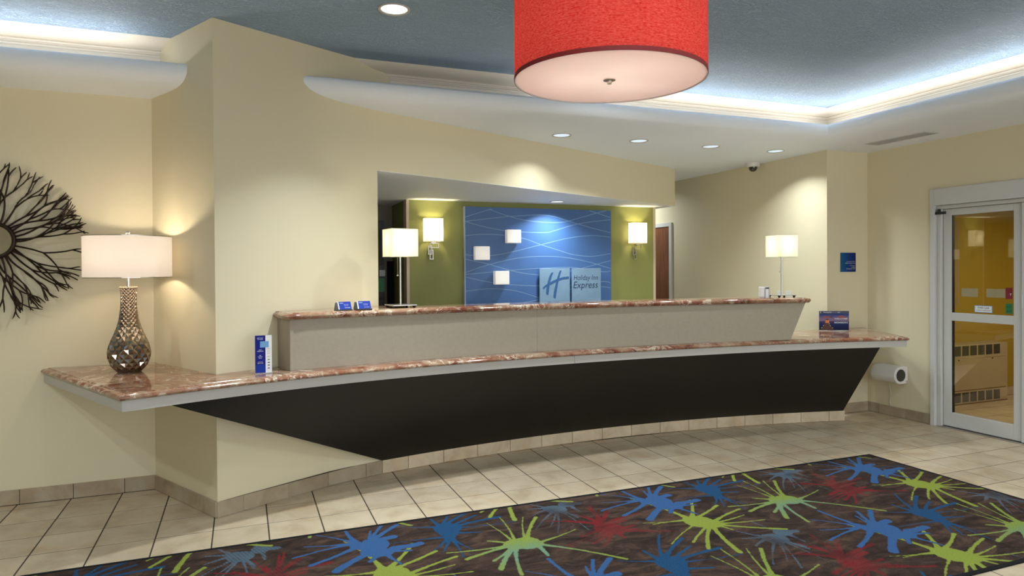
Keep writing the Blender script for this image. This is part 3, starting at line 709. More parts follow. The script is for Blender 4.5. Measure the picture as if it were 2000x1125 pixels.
def square_shade(mbw, w, z0, z1):
    h = w / 2; P = [(-h, -h), (h, -h), (h, h), (-h, h)]
    return MB().add([(x, y, z0) for x, y in P] + [(x, y, z1) for x, y in P], [(0, 1, 5, 4), (1, 2, 6, 5), (2, 3, 7, 6), (3, 0, 4, 7)])
def counter_lamp(x, y, rz, label):
    t = thing('counter_lamp', label, 'table lamp', (x, y, 1.236), 'square shaded lamps on the upper ledge'); t.rotation_euler = (0, 0, rz)
    w = 0.192
    square_shade(None, w, 0.357, 0.549).build('lamp_shade', M['sh_counter'], t, fix=False)
    mb = MB(); h = w / 2
    for z in (0.357, 0.549):
        mb = MB()
        for a, b in (((-h, -h), (h, -h)), ((h, -h), (h, h)), ((h, h), (-h, h)), ((-h, h), (-h, -h))): mb.tube([(a[0], a[1], z), (b[0], b[1], z)], 0.0013, 4)
        if z > 0.5: mb.tube([(-h, 0, z), (h, 0, z)], 0.0015, 4); mb.tube([(0, -h, z), (0, h, z)], 0.0015, 4)
        mb.build('shade_ring', M['steel'], t)
    MB().lathe([(0.0065, 0.020), (0.0065, 0.43)], n=12).build('pole', M['steel'], t, smooth=True)
    bevel(MB().box((-0.088, -0.088, 0.016), (0.088, 0.088, 0.022)).build('base_plate', M['steel'], t), 0.001, 1)
    for a, b in ((-1, -1), (1, -1), (1, 1), (-1, 1)):
        MB().lathe([(0.007, 0.0), (0.014, 0.014), (0.014, 0.016)], (a * 0.073, b * 0.073, 0), 14).build('foot', M['blackm'], t, smooth=True)
    ch = MB(); ch.tube([(-0.024, -0.01, 0.36), (-0.024, -0.01, 0.232)], 0.0012, 5); ch.build('pull_chain', M['chrome'], t)
    MB().lathe([(0.001, -0.007), (0.006, -0.004), (0.007, 0), (0.006, 0.004), (0.001, 0.007)], (-0.024, -0.01, 0.226), 12).build('pull_knob', M['chrome'], t, smooth=True)
    MB().lathe([(0.012, 0.43), (0.024, 0.46), (0.022, 0.485), (0.006, 0.50)], (0, 0, 0), 14).build('bulb', M['bulb'], t, smooth=True)
    point('lamp_bulb', (0, 0, 0.46), LAMP_W, (1.0, 0.92, 0.72), t, 0.03)
    return t
counter_lamp(1.035, 4.745, math.radians(8.0), 'square shaded silver lamp at the left end of the upper marble ledge')
counter_lamp(4.475, 4.865 - 0.09, math.radians(-9.5), 'square shaded silver lamp at the right end of the upper marble ledge')

# ================================================================== WALL SCONCES
def sconce(xc, label):
    t = thing('wall_sconce', label, 'wall lamp', (xc, YG, 1.62), 'square shaded sconces on the green wall')
    w, d, z0, z1 = 0.192, 0.105, 0.180, 0.424
    sh = MB().add([(-w/2, -d-.012, z0), (w/2, -d-.012, z0), (w/2, -.012, z0), (-w/2, -.012, z0), (-w/2, -d-.012, z1), (w/2, -d-.012, z1), (w/2, -.012, z1), (-w/2, -.012, z1)], [(0, 1, 5, 4), (1, 2, 6, 5), (2, 3, 7, 6), (3, 0, 4, 7)])
    sh.build('lamp_shade', M['sh_sconce'], t, fix=False)
    mb = MB()
    for z in (z0, z1):
        mb = MB()
        for a, b in (((-w/2, -d-.012), (w/2, -d-.012)), ((w/2, -d-.012), (w/2, -.012)), ((-w/2, -.012), (-w/2, -d-.012))): mb.tube([(a[0], a[1], z), (b[0], b[1], z)], 0.0016, 4)
        mb.build('shade_ring', M['nickel'], t)
    MB().tube([(-w/2, -d-.0125, z0), (-w/2, -d-.0125, z1)], 0.0012, 4).build('shade_seam', M['nickel'], t)
    def frame(x0, x1, za, zb, yo, name):
        b = 0.007; m_ = MB()
        m_.box((x0, yo - 0.012, za), (x1, yo, za + b)).box((x0, yo - 0.012, zb - b), (x1, yo, zb)).box((x0, yo - 0.012, za + b), (x0 + b, yo, zb - b)).box((x1 - b, yo - 0.012, za + b), (x1, yo, zb - b))
        return m_.build(name, M['nickel'], t)
    frame(-0.034, 0.068, 0.113, 0.165, -0.028, 'bracket_frame'); frame(-0.046, -0.004, 0.042, 0.138, -0.014, 'bracket_frame'); frame(-0.027, 0.014, -0.010, 0.092, -0.0015, 'bracket_frame')
    m_ = MB(); m_.box((-0.006, -0.060, 0.150), (0.006, -0.0405, 0.185)); m_.box((-0.022, -0.062, 0.160), (0.028, -0.058, 0.200)); m_.build('lamp_holder', M['nickel'], t)
    MB().lathe([(0.012, 0.20), (0.024, 0.25), (0.022, 0.28), (0.006, 0.31)], (0, -0.062, 0), 14).build('bulb', M['bulb'], t, smooth=True)
    point('lamp_bulb', (0, -0.066, 0.30), 9.0, (1.0, 0.83, 0.55), t, 0.028)
    return t
sconce(1.890, 'bright square wall sconce on the green wall left of the blue panel')
sconce(4.404, 'bright square wall sconce on the green wall right of the blue panel')

# ================================================================== BLUE FEATURE PANEL
WAVES = [[(2.249,2.068),(2.415,2.12),(2.556,2.163)],[(2.249,2.021),(2.522,2.057),(2.798,2.088),(3.138,2.11),(3.312,2.095),(3.489,2.05),(3.79,1.975),(4.044,1.924)],[(2.523,2.162),(2.687,2.107),(2.909,2.055),(3.172,2.03),(3.406,2.033),(3.524,2.057),(3.669,2.097),(3.89,2.157),(3.989,2.181)],[(2.249,2.021),(2.414,1.978),(2.631,1.938),(2.852,1.918),(3.194,1.913),(3.311,1.935),(3.548,2.003),(3.791,2.046),(4.045,2.075)],[(2.248,1.866),(2.467,1.884),(2.718,1.875),(2.942,1.841),(3.147,1.775),(3.368,1.713),(3.546,1.665),(3.788,1.644),(4.043,1.677)],[(2.246,1.66),(2.411,1.648),(2.574,1.653),(2.806,1.695),(3.147,1.775),(3.487,1.852),(3.79,1.885),(4.044,1.869)],[(2.245,1.466),(2.519,1.551),(2.85,1.622),(3.135,1.643),(3.427,1.633),(3.727,1.584),(4.041,1.501)],[(2.246,1.612),(2.519,1.556),(2.793,1.482),(2.962,1.45),(3.133,1.432),(3.308,1.436),(3.545,1.482),(3.787,1.535),(4.042,1.594)],[(2.245,1.42),(2.517,1.361),(2.781,1.327),(3.132,1.309),(3.544,1.31),(3.928,1.288),(4.04,1.275)],[(2.243,1.264),(2.463,1.285),(2.681,1.28),(2.904,1.241),(3.131,1.169),(3.305,1.101)],[(2.892,1.122),(3.131,1.158),(3.424,1.237),(3.664,1.309),(3.928,1.348),(4.041,1.334)],[(2.245,1.446),(2.41,1.459),(2.782,1.487),(3.134,1.508),(3.545,1.515),(3.929,1.463),(4.041,1.473)],[(3.767,2.175),(3.877,2.145),(4.045,2.1)]]
fp = thing('feature_panel', 'blue wall panel printed with pale crossing wave lines behind the desk', 'wall panel', (3.148, YG, 0))
bx = lambda x: x - 3.148
MB().box((bx(2.250), -0.045, 0.88), (bx(4.050), -0.0005, 2.182)).build('panel_board', M['blue'], fp)
MB().box((bx(2.240), -0.047, 0.88), (bx(2.2498), -0.0005, 2.184)).build('panel_edge', M['edge'], fp)
def strip(pts, w, y, name, mat, parent, ox, z_off=0.0):
    # smooth ribbon through the points (Catmull-Rom) in the xz plane
    Q = []
    P = [pts[0]] + list(pts) + [pts[-1]]
    for i in range(1, len(P) - 2):
        for s_ in range(10):
            u = s_ / 10; p0, p1, p2, p3 = P[i - 1], P[i], P[i + 1], P[i + 2]
            Q.append(tuple(0.5 * ((2 * p1[k]) + (-p0[k] + p2[k]) * u + (2 * p0[k] - 5 * p1[k] + 4 * p2[k] - p3[k]) * u * u + (-p0[k] + 3 * p1[k] - 3 * p2[k] + p3[k]) * u ** 3) for k in range(2)))
    Q.append(tuple(pts[-1])); Q = [(max(2.252, min(4.048, a)), min(2.180, max(0.89, b))) for a, b in Q]
    V = []; F = []
    for i, q in enumerate(Q):
        a = Vector(Q[max(i - 1, 0)]); b = Vector(Q[min(i + 1, len(Q) - 1)]); d = (b - a)
        d = d.normalized() if d.length > 0 else Vector((1, 0)); n_ = Vector((-d.y, d.x)) * w / 2
        V += [(ox(q[0] + n_.x), y, q[1] + n_.y + z_off), (ox(q[0] - n_.x), y, q[1] - n_.y + z_off)]
        if i: F.append((2 * i - 2, 2 * i - 1, 2 * i + 1, 2 * i))
    return MB().add(V, F).build(name, mat, parent, fix=False)
for i, w_ in enumerate(WAVES): strip(w_, 0.0072, -0.0453 - 0.00012 * i, 'wave_line', M['wave'], fp, bx)
def square_light(x0, z0, label):
    t = thing('square_wall_light', label, 'wall light', (x0 + 0.085, YG - 0.047, z0 + 0.073), 'frosted square lights on the blue panel')
    o = MB().box((-0.084, -0.080, -0.074), (0.084, -0.012, 0.074)).build('glass_cube', M['frost'], t); bevel(o, 0.008, 3)
    MB().box((-0.05, -0.012, -0.045), (0.05, 0.0, 0.045)).build('wall_plate', M['steel'], t)
square_light(2.704, 1.789, 'frosted white square on the blue panel, uppermost of the three')
square_light(2.336, 1.603, 'frosted white square on the blue panel, leftmost of the three')
square_light(2.561, 1.334, 'frosted white square on the blue panel, lowest of the three')
lp = thing('logo_plate', 'pale blue square plate with a slanting blue letter H logo on the blue panel', 'sign', (3.297, YG - 0.087, 1.32))
bevel(MB().box((-0.190, 0.0, -0.190), (0.190, 0.009, 0.188)).build('plate', M['plate'], lp), 0.002, 1)
for a, b in ((-1, -1), (1, -1), (1, 1), (-1, 1)): MB().lathe([(0.006, 0.009), (0.006, 0.040)], (a * 0.165, 0, b * 0.165), 10, 'y').build('standoff', M['steel'], lp)
def stroke(poly, name, y=-0.0012):
    P = [(x - 3.297, z - 1.32) for x, z in poly]; n_ = len(P)
    return MB().add([(x, y, z) for x, z in P] + [(x, -0.00005, z) for x, z in P], [tuple(range(n_))] + [(i, (i + 1) % n_, n_ + (i + 1) % n_, n_ + i) for i in range(n_)]).build(name, M['logo'], lp)
stroke([(3.205, 1.205), (3.188, 1.220), (3.190, 1.275), (3.205, 1.345), (3.224, 1.405), (3.247, 1.452), (3.262, 1.460), (3.279, 1.461), (3.262, 1.425), (3.243, 1.370), (3.230, 1.310), (3.222, 1.250), (3.215, 1.205)], 'logo_stroke')
stroke([(3.292, 1.166), (3.277, 1.180), (3.284, 1.240), (3.302, 1.315), (3.322, 1.385), (3.346, 1.455), (3.360, 1.481), (3.381, 1.482), (3.362, 1.430), (3.342, 1.360), (3.326, 1.285), (3.314, 1.215), (3.305, 1.166)], 'logo_stroke')
stroke([(3.146, 1.278), (3.150, 1.294), (3.180, 1.318), (3.225, 1.345), (3.280, 1.370), (3.340, 1.392), (3.400, 1.407), (3.474, 1.413), (3.474, 1.386), (3.400, 1.380), (3.340, 1.363), (3.280, 1.338), (3.225, 1.312), (3.180, 1.293), (3.158, 1.274)], 'logo_stroke', -0.0016)
lp2 = thing('name_plate', 'pale blue square plate reading Holiday Inn Express on the blue panel', 'sign', (3.700, YG - 0.087, 1.32))
bevel(MB().box((-0.189, 0.0, -0.190), (0.189, 0.009, 0.186)).build('plate', M['plate'], lp2), 0.002, 1)
for a, b in ((-1, -1), (1, -1), (1, 1), (-1, 1)): MB().lathe([(0.006, 0.009), (0.006, 0.040)], (a * 0.165, 0, b * 0.165), 10, 'y').build('standoff', M['steel'], lp2)
text_mesh('Holiday Inn', 0.312, (-0.165, -0.0008, 0.050), (1, 0, 0), (0, 0, 1), M['ink'], 'lettering', lp2, shear=0.18, height=0.058, bold=-0.004)
text_mesh('Express', 0.318, (-0.170, -0.0008, -0.042), (1, 0, 0), (0, 0, 1), M['ink'], 'lettering', lp2, shear=0.18, height=0.075, bold=0.0)

# ================================================================== PENDANT
pd = thing('pendant_lamp', 'big red linen drum pendant with white glowing bottom above the lobby', 'pendant lamp', (1.342, 2.344, 2.235))
Rp = 0.371
sh = drum_shade('drum_shade', Rp, 0.0, 0.46, M['sh_red'], pd, 96)
ring(Rp - 0.001, Rp + 0.0012, 0.0, 0.016, 96).build('lower_binding', M['rim'], pd); ring(Rp - 0.001, Rp + 0.0012, 0.446, 0.462, 96).build('upper_binding', M['rim'], pd)
MB().lathe([(0.0, 0.004), (Rp - 0.004, 0.004), (Rp - 0.004, 0.008), (0.0, 0.008)], n=96, cap=False).build('bottom_diffuser', M['sh_acr'], pd, fix=False)
ring(Rp - 0.004, Rp - 0.001, 0.0, 0.008, 96).build('diffuser_rim', M['sh_acr'], pd)
MB().lathe([(0.001, -0.014), (0.009, -0.014), (0.009, -0.003), (0.024, -0.001), (0.024, 0.003), (0.001, 0.003)], n=20).build('finial', M['nickel'], pd, smooth=True)
MB().lathe([(0.008, 0.01), (0.008, 0.79)], n=12).build('stem', M['nickel'], pd)
MB().lathe([(0.065, 0.775), (0.065, 0.794)], n=24).build('ceiling_canopy', M['nickel'], pd)
for a in (30, 150, 270):
    t = math.radians(a); x, y = 0.13 * math.cos(t), 0.13 * math.sin(t)
    m_ = MB(); m_.tube([(0, 0, 0.27), (x, y, 0.27)], 0.006, 6); m_.build('socket_arm', M['nickel'], pd)
    MB().lathe([(0.014, -0.03), (0.028, -0.06), (0.026, -0.09), (0.005, -0.11)], (x, y, 0.27), 14).build('bulb', M['bulb'], pd, smooth=True)
    point('pendant_bulb', (x, y, 0.20), 8.5, (1.0, 0.92, 0.82), pd, 0.04)

# ================================================================== DOWNLIGHTS
def downlight(x, y, z, r, w, label, group, spread=110, lens='lens', col=COOL):
    t = thing('downlight', label, 'ceiling light', (x, y, z), group)
    MB().lathe([(r, 0), (r, -0.004), (r * 0.97, -0.006), (r * 0.84, -0.003), (r * 0.82, 0.0)], n=40, cap=False).build('trim_ring', M['ring'], t, smooth=True)
    MB().lathe([(r * 0.83, -0.0005), (r * 0.80, -0.0012), (0.0005, -0.0018)], n=40, cap=False).build('lens', M[lens], t, fix=False)
    area('downlight_lamp', (0, 0, -0.010), r * 1.3, w, col, t, spread=spread)
    return t
downlight(0.846, 3.989, ZT, 0.094, DOWN_W, 'round downlight in the blue tray ceiling, left of the red pendant', 'downlights in the blue tray ceiling', 95)
GT = 'downlights in the blue tray ceiling'
hid = 'unseen round downlight added for lobby fill in the blue tray ceiling, nearer than the frame shows'  # unseen lamps added out of frame as lobby fill
for x, y in ((2.65, 3.989), (-1.6, 1.9), (0.846, 0.9), (2.9, 1.2), (4.2, 0.2), (-2.9, 3.6), (-1.6, -0.9), (1.2, -1.6), (3.4, -1.6), (4.4, 2.2)):
    downlight(x, y, ZT, 0.094, DOWN_W, 'round downlight in the blue tray ceiling hidden behind the red pendant' if x == 2.65 else hid, GT + ' out of view', 150)
GS = 'downlights in the white soffit over the desk'
for (x, y), lb in (((2.649, 5.476), 'first round downlight from the left in the soffit under the red pendant'), ((3.444, 5.476), 'second round downlight from the left in the white soffit'), ((4.270, 5.490), 'third round downlight from the left in the white soffit'), ((5.067, 5.485), 'fourth round downlight in the white soffit, nearest the dome camera')):
    downlight(x, y, ZS, 0.088, SOFF_W * (0.6 if x < 3 else 1.0), lb, GS, 125, 'lens2')
downlight(3.229, 6.80, ZH, 0.085, 10.0, 'small downlight in the low white ceiling above the blue panel', 'downlight over the blue panel', 130)
downlight(5.0, 8.5, ZS, 0.088, 12.0, 'unseen downlight added in the back corridor to brighten the far wall', 'added corridor fill light', 160)  # no fixture known here; lamp added to brighten the far wall and door

# dome camera
dc = thing('dome_camera', 'white dome security camera with dark glass under the soffit', 'security camera', (5.405, 6.205, ZS))
MB().lathe([(0.072, 0), (0.072, -0.034), (0.066, -0.044), (0.046, -0.047)], n=36).build('housing', M['plastic'], dc, smooth=True)
MB().lathe([(0.048, -0.045), (0.047, -0.058), (0.041, -0.076), (0.030, -0.089), (0.015, -0.096), (0.002, -0.098)], n=32).build('dome', plain('dark_dome', (0.006, 0.006, 0.008), 0.05, coat=1.0), dc, smooth=True)
# air vent
av = thing('air_vent', 'long slotted air vent in the soffit above the glass door wall', 'air vent', (5.677, 4.56, ZS))
mb = MB(); mb.box((-0.088, -0.315, -0.005), (-0.072, 0.315, 0)).box((0.072, -0.315, -0.005), (0.088, 0.315, 0)).box((-0.072, -0.315, -0.005), (0.072, -0.299, 0)).box((-0.072, 0.299, -0.005), (0.072, 0.315, 0))
mb.build('vent_frame', M['metalw'], av); MB().box((-0.072, -0.299, -0.001), (0.072, 0.299, -0.0003)).build('vent_throat', M['grille'], av)
for k in range(26): MB().box((-0.070, -0.294 + k * 0.023, -0.006), (0.070, -0.290 + k * 0.023, -0.001)).build('slat', M['metalw'], av)

# ================================================================== SIGNS AND SMALL THINGS
pl_ = thing('wall_plaque', 'small blue ownership plaque on the narrow cream wall above the right counter end', 'sign', (5.795, 5.259, 1.549))
bevel(MB().box((-0.101, -0.010, -0.098), (0.101, -0.0003, 0.098)).build('plate', grad_mat('plaque_blue', [(0.0, (0.004, 0.10, 0.24)), (0.5, (0.003, 0.035, 0.20)), (1.0, (0.003, 0.010, 0.12))], 'X'), pl_), 0.001, 1)
for tx, w, z, h in (('Independently Owned by', 0.118, 0.006, 0.006), ('Highview Express LLC', 0.135, -0.013, 0.010), ('and Operated by', 0.075, -0.035, 0.006), ('Ledgen', 0.050, -0.053, 0.009), ('Management, LLC', 0.118, -0.071, 0.010)):
    text_mesh(tx, w, (0.090, -0.0106, z), (1, 0, 0), (0, 0, 1), M['ltext'], 'lettering', pl_, align='RIGHT', height=h)

def oriented(name, label, cat, p0, p1, z, group=None):
    """thing whose local x runs from p0 to p1 (left to right in the photo), local y points away from the viewer"""
    t = thing(name, label, cat, ((p0[0] + p1[0]) / 2, (p0[1] + p1[1]) / 2, z), group)
    t.rotation_euler = (0, 0, math.atan2(p1[1] - p0[1], p1[0] - p0[0])); return t, math.hypot(p1[0] - p0[0], p1[1] - p0[1])
ws, W_ = oriented('welcome_sign', 'small upright sign with a sunset pier picture reading WELCOME MEMBERS', 'sign', (5.270, 5.125), (5.530, 5.005), 0.874)
h_ = W_ / 2; H_ = 0.198
MB().box((-h_, 0.0, 0.004), (h_, 0.004, H_)).build('acrylic_holder', M['acrylic'], ws); MB().box((-h_, -0.03, 0), (h_, 0.05, 0.0035)).build('holder_foot', M['acrylic'], ws)
def flat(poly, y, mat, name, parent):
    n_ = len(poly); return MB().add([(x, y, z) for x, z in poly], [tuple(range(n_))]).build(name, mat, parent, fix=False)
X = lambda u: -h_ + u * W_
Zf = lambda v: 0.006 + (1 - v) * (H_ - 0.008)
def fr(pts, y, mat, name): return flat([(X(u), Zf(v)) for u, v in pts], y, mat, name, ws)
fr([(0, 1), (1, 1), (1, 0), (0, 0)], -0.0004, grad_mat('sunset_print', [(0.0, (0.006, 0.010, 0.045)), (0.30, (0.012, 0.022, 0.11)), (0.46, (0.035, 0.040, 0.17)), (0.48, (0.26, 0.15, 0.22)), (0.62, (0.20, 0.16, 0.30)), (0.80, (0.030, 0.060, 0.23)), (1.0, (0.02, 0.04, 0.18))], 'Z'), 'picture')
# the picture quad is flat in y; Generated Z runs up its height
fr([(0, 0.14), (1, 0.14), (1, 0), (0, 0)], -0.0008, M['navy'], 'header_band')
cl_ = plain('cloud_print', (0.30, 0.07, 0.06), 0.5); cl2 = plain('cloud_print_dark', (0.12, 0.035, 0.06), 0.5); og = plain('orange_print', (0.75, 0.23, 0.03), 0.5); br = plain('pier_print', (0.075, 0.018, 0.012), 0.5); gl_ = plain('lantern_print', (0.9, 0.62, 0.30), 0.5)
for pts, mt in (([(0.06, .37), (0.16, .30), (0.20, .24), (0.26, .27), (0.33, .33), (0.38, .27), (0.44, .36), (0.30, .375)], cl_), ([(0.34, .30), (0.37, .22), (0.42, .24), (0.47, .34), (0.42, .37)], cl2), ([(0.60, .33), (0.66, .25), (0.76, .23), (0.86, .28), (0.92, .36), (0.80, .40), (0.68, .37)], cl_)): fr(pts, -0.0008, mt, 'cloud')
fr([(0.02, 1.0), (0.20, .62), (0.34, .62), (0.50, 1.0)], -0.0010, br, 'pier'); fr([(0.07, .63), (0.09, .60), (0.46, .60), (0.48, .63)], -0.0011, br, 'pier_rail')
fr([(0.21, .62), (0.21, .47), (0.34, .47), (0.34, .62)], -0.0012, og, 'pavilion'); fr([(0.20, .475), (0.27, .40), (0.35, .475)], -0.0013, br, 'pavilion_roof')
for u, v in ((0.08, .88), (0.13, .77), (0.36, .78), (0.44, .89), (0.33, .68)): fr([(u, v), (u + .022, v), (u + .022, v - .035), (u, v - .035)], -0.0014, gl_, 'lantern')
def wtext(tx, w, u, v, mat, h): text_mesh(tx, w * W_, (X(u), -0.0016, Zf(v)), (1, 0, 0), (0, 0, 1), M[mat], 'lettering', ws, height=h * H_, bold=0.012)
wtext('3', 0.035, 0.03, 0.105, 'ltext', 0.075); wtext('PriorityClub', 0.27, 0.15, 0.10, 'ltext', 0.055); wtext('rewards', 0.15, 0.44, 0.095, 'gtext', 0.035); wtext('IHG', 0.08, 0.62, 0.10, 'ltext', 0.05)
wtext('WELCOME', 0.44, 0.51, 0.44, 'ltext', 0.075); wtext('PRIORITYCLUB REWARDS', 0.43, 0.51, 0.52, 'gtext', 0.028); wtext('MEMBERS', 0.45, 0.51, 0.64, 'ltext', 0.075)

# leaflet in an acrylic stand beside the riser
lf, W2 = oriented('leaflet_stand', 'tall narrow blue and white leaflet in a clear stand on the lower counter', 'leaflet', (0.070, 4.427), (0.166, 4.437), 0.874)
hh = W2 / 2
MB().box((-hh - 0.003, 0.001, 0.0), (hh + 0.003, 0.004, 0.235)).build('acrylic_back', M['acrylic'], lf); MB().box((-hh - 0.003, -0.022, 0.0), (hh + 0.003, 0.035, 0.003)).build('acrylic_foot', M['acrylic'], lf)
MB().box((-hh, -0.0006, 0.004), (hh, 0.0008, 0.232)).build('sheet', M['paper'], lf)
MB().box((-hh, -0.0010, 0.004), (-hh + W2 * 0.62, -0.0006, 0.232)).build('blue_column', M['cobalt'], lf)
MB().box((-hh + W2 * 0.30, -0.0014, 0.158), (-hh + W2 * 0.82, -0.0010, 0.196)).build('photo_print', M['lightblue'], lf)
MB().box((-hh + 0.001, -0.0014, 0.006), (-hh + W2 * 0.62, -0.0011, 0.052)).build('lower_print', M['cobalt2'], lf)
def ltx(tx, w, u, z, mat, h): text_mesh(tx, w, (-hh + u * W2, -0.0018, z), (1, 0, 0), (0, 0, 1), M[mat], 'lettering', lf, height=h, align='CENTER', bold=0.01)
for tx, w, u, z, mt, h in (('MAKE TODAY', 0.036, .31, .214, 'ltext', .005), ("IT'S YOURS", 0.030, .31, .206, 'ltext', .005), ('SMART', 0.018, .31, .142, 'ltext', .004), ('MEMBERSHIP', 0.036, .31, .134, 'ltext', .004), ('BE', 0.010, .31, .108, 'ltext', .004), ('REWARDED', 0.026, .31, .100, 'ltext', .004), ('MORE', 0.018, .31, .092, 'ltext', .004), ('SIGN UP NOW', 0.028, .31, .068, 'ltext', .004), ('FREE TO JOIN', 0.034, .31, .060, 'ltext', .004)):
    ltx(tx, w, u, z, mt, h)
for k, z in enumerate((0.148, 0.134, 0.120, 0.100)): MB().box((hh - 0.028, -0.0012, z), (hh - 0.010, -0.0008, z + 0.002)).build('printed_line', M['gtext'], lf)
for k, z in enumerate((0.080, 0.062, 0.046, 0.028)): MB().box((hh - 0.024, -0.0012, z), (hh - 0.012, -0.0008, z + 0.005)).build('printed_mark', M['greenp' if k == 0 else 'cobalt'], lf)

def cardholder(p0, p1, label):
    t, w = oriented('card_holder', label, 'card holder', p0, p1, 1.236, 'business card holders on the upper ledge'); a = w / 2
    # A-shaped black holder, card leaning on its front
    t0 = 0.026; hz = 0.052
    MB().add([(-a, -t0, 0), (a, -t0, 0), (a, t0, 0), (-a, t0, 0), (-a, 0.004, hz), (a, 0.004, hz)], [(3, 2, 1, 0), (0, 1, 5, 4), (2, 3, 4, 5), (0, 4, 3), (1, 2, 5)]).build('wedge_stand', M['blackm'], t)
    MB().box((-a - 0.002, -t0 - 0.012, 0.0), (a + 0.002, -t0 + 0.002, 0.007)).build('front_lip', M['blackm'], t)
    f_ = lambda u, v, e: (-a + u * w, -t0 + (0.004 + t0) * v - e * 0.86, hz * v + e * 0.5)
    def pt(u0, u1, v0, v1, e0, e1, mat, nm): MB().add([f_(u0, v0, e0), f_(u1, v0, e0), f_(u1, v1, e0), f_(u0, v1, e0), f_(u0, v0, e1), f_(u1, v0, e1), f_(u1, v1, e1), f_(u0, v1, e1)], [(0, 1, 2, 3), (7, 6, 5, 4), (0, 4, 5, 1), (1, 5, 6, 2), (2, 6, 7, 3), (3, 7, 4, 0)]).build(nm, mat, t)
    pt(0.14, 0.98, 0.10, 1.04, 0.0005, 0.006, M['paper'], 'card_stack'); pt(0.20, 0.98, 0.10, 1.04, 0.006, 0.0065, M['cobalt2'], 'card_print')
    U_ = Vector((0, 0.004 + t0, hz)).normalized()
    for tx, u, v, wd, h in (('WIRELESS', 0.24, 0.80, 0.026, 0.006), ('Ask for your', 0.52, 0.66, 0.032, 0.004), ('access code', 0.54, 0.52, 0.026, 0.004), ('Front Desk', 0.56, 0.24, 0.034, 0.006)):
        q = f_(u, v, 0.0072); text_mesh(tx, wd, q, (1, 0, 0), tuple(U_), M['ltext'], 'lettering', t, height=h)
cardholder((0.566, 4.578), (0.668, 4.596), 'blue card in a black wedge holder, left of the two on the ledge')
cardholder((0.694, 4.600), (0.800, 4.616), 'blue card in a black wedge holder, nearer the square lamp')

# small device and outlets behind the right lamp
dv = thing('card_terminal', 'small pale grey device standing on the ledge left of the right square lamp', 'device', (4.31, 4.81, 1.236)); dv.rotation_euler = (0, 0, math.radians(-25))
bevel(MB().box((-0.040, -0.03, 0), (-0.004, 0.03, 0.092)).build('body', M['plastic'], dv), 0.004, 2)
mb = MB(); mb.box((0.0, -0.025, 0), (0.005, 0.025, 0.088)).box((0.035, -0.025, 0), (0.040, 0.025, 0.088)).box((0.0, -0.025, 0.088), (0.040, 0.025, 0.094)).build('frame', M['plastic2'], dv)
MB().box((0.005, -0.018, 0.0), (0.035, 0.02, 0.074)).build('display', M['paper'], dv); MB().box((0.008, -0.0185, 0.076), (0.032, -0.016, 0.086)).build('button_bar', M['grille'], dv)
for y0, lb in ((5.915, 'white wall socket behind the ledge, nearer the small grey device'), (5.785, 'white wall socket behind the ledge, farther right from the small grey device')):
    t = thing('wall_outlet', lb, 'wall outlet', (X5, y0, 1.185), 'white sockets behind the right lamp')
    bevel(MB().box((-0.006, -0.036, -0.058), (-0.0003, 0.036, 0.058)).build('cover_plate', M['plastic'], t), 0.002, 2)
    for z in (-0.02, 0.02): MB().box((-0.0075, -0.017, z - 0.014), (-0.006, 0.017, z + 0.014)).build('socket', M['plastic'], t)

# white wall device with dark round end
wd_ = thing('wall_speaker', 'white tubular device with a black round end mounted low on the right wall', 'wall device', (XR, 4.93, 0.437))
poly = []
for k in range(25):
    t = math.pi / 2 + math.pi * k / 24; poly.append((-0.100 + 0.085 * math.cos(t), 0.085 * math.sin(t)))
poly += [(-0.030, -0.085), (-0.010, -0.080), (-0.0005, -0.065), (-0.0005, 0.062), (-0.010, 0.080), (-0.030, 0.085)]
n_ = len(poly); Y0, Y1 = -0.135, 0.135
mb = MB(); mb.add([(x, Y0, z) for x, z in poly] + [(x, Y1, z) for x, z in poly], [tuple(range(n_)), tuple(range(n_, 2 * n_))[::-1]] + [(i, (i + 1) % n_, n_ + (i + 1) % n_, n_ + i) for i in range(n_)])
bevel(mb.build('body', M['plastic'], wd_, smooth=True), 0.006, 3)
MB().lathe([(0.068, 0.0), (0.068, -0.003), (0.062, -0.0035), (0.060, 0.0)], (-0.100, Y0 - 0.0005, 0), 36, 'y').build('bezel', M['plastic'], wd_, smooth=True)
MB().lathe([(0.061, 0.0), (0.058, -0.0045), (0.04, -0.006), (0.001, -0.0065)], (-0.100, Y0, 0), 36, 'y').build('round_grille', plain('dark_mesh', (0.010, 0.012, 0.016), 0.25, coat=0.6), wd_, smooth=True)
MB().lathe([(0.008, 0), (0.008, -0.003), (0.005, -0.004)], (-0.022, Y0 - 0.0005, -0.062), 14, 'y').build('control_knob', M['steel'], wd_)
cd = MB(); cd.tube([(-0.030, 0.055, -0.083), (-0.012, 0.060, -0.15), (-0.006, 0.052, -0.23), (-0.010, 0.060, -0.30), (-0.006, 0.05, -0.335)], 0.0045, 6)
cd.build('power_cord', plain('cream_cord', (0.55, 0.55, 0.42), 0.5), wd_, smooth=True)

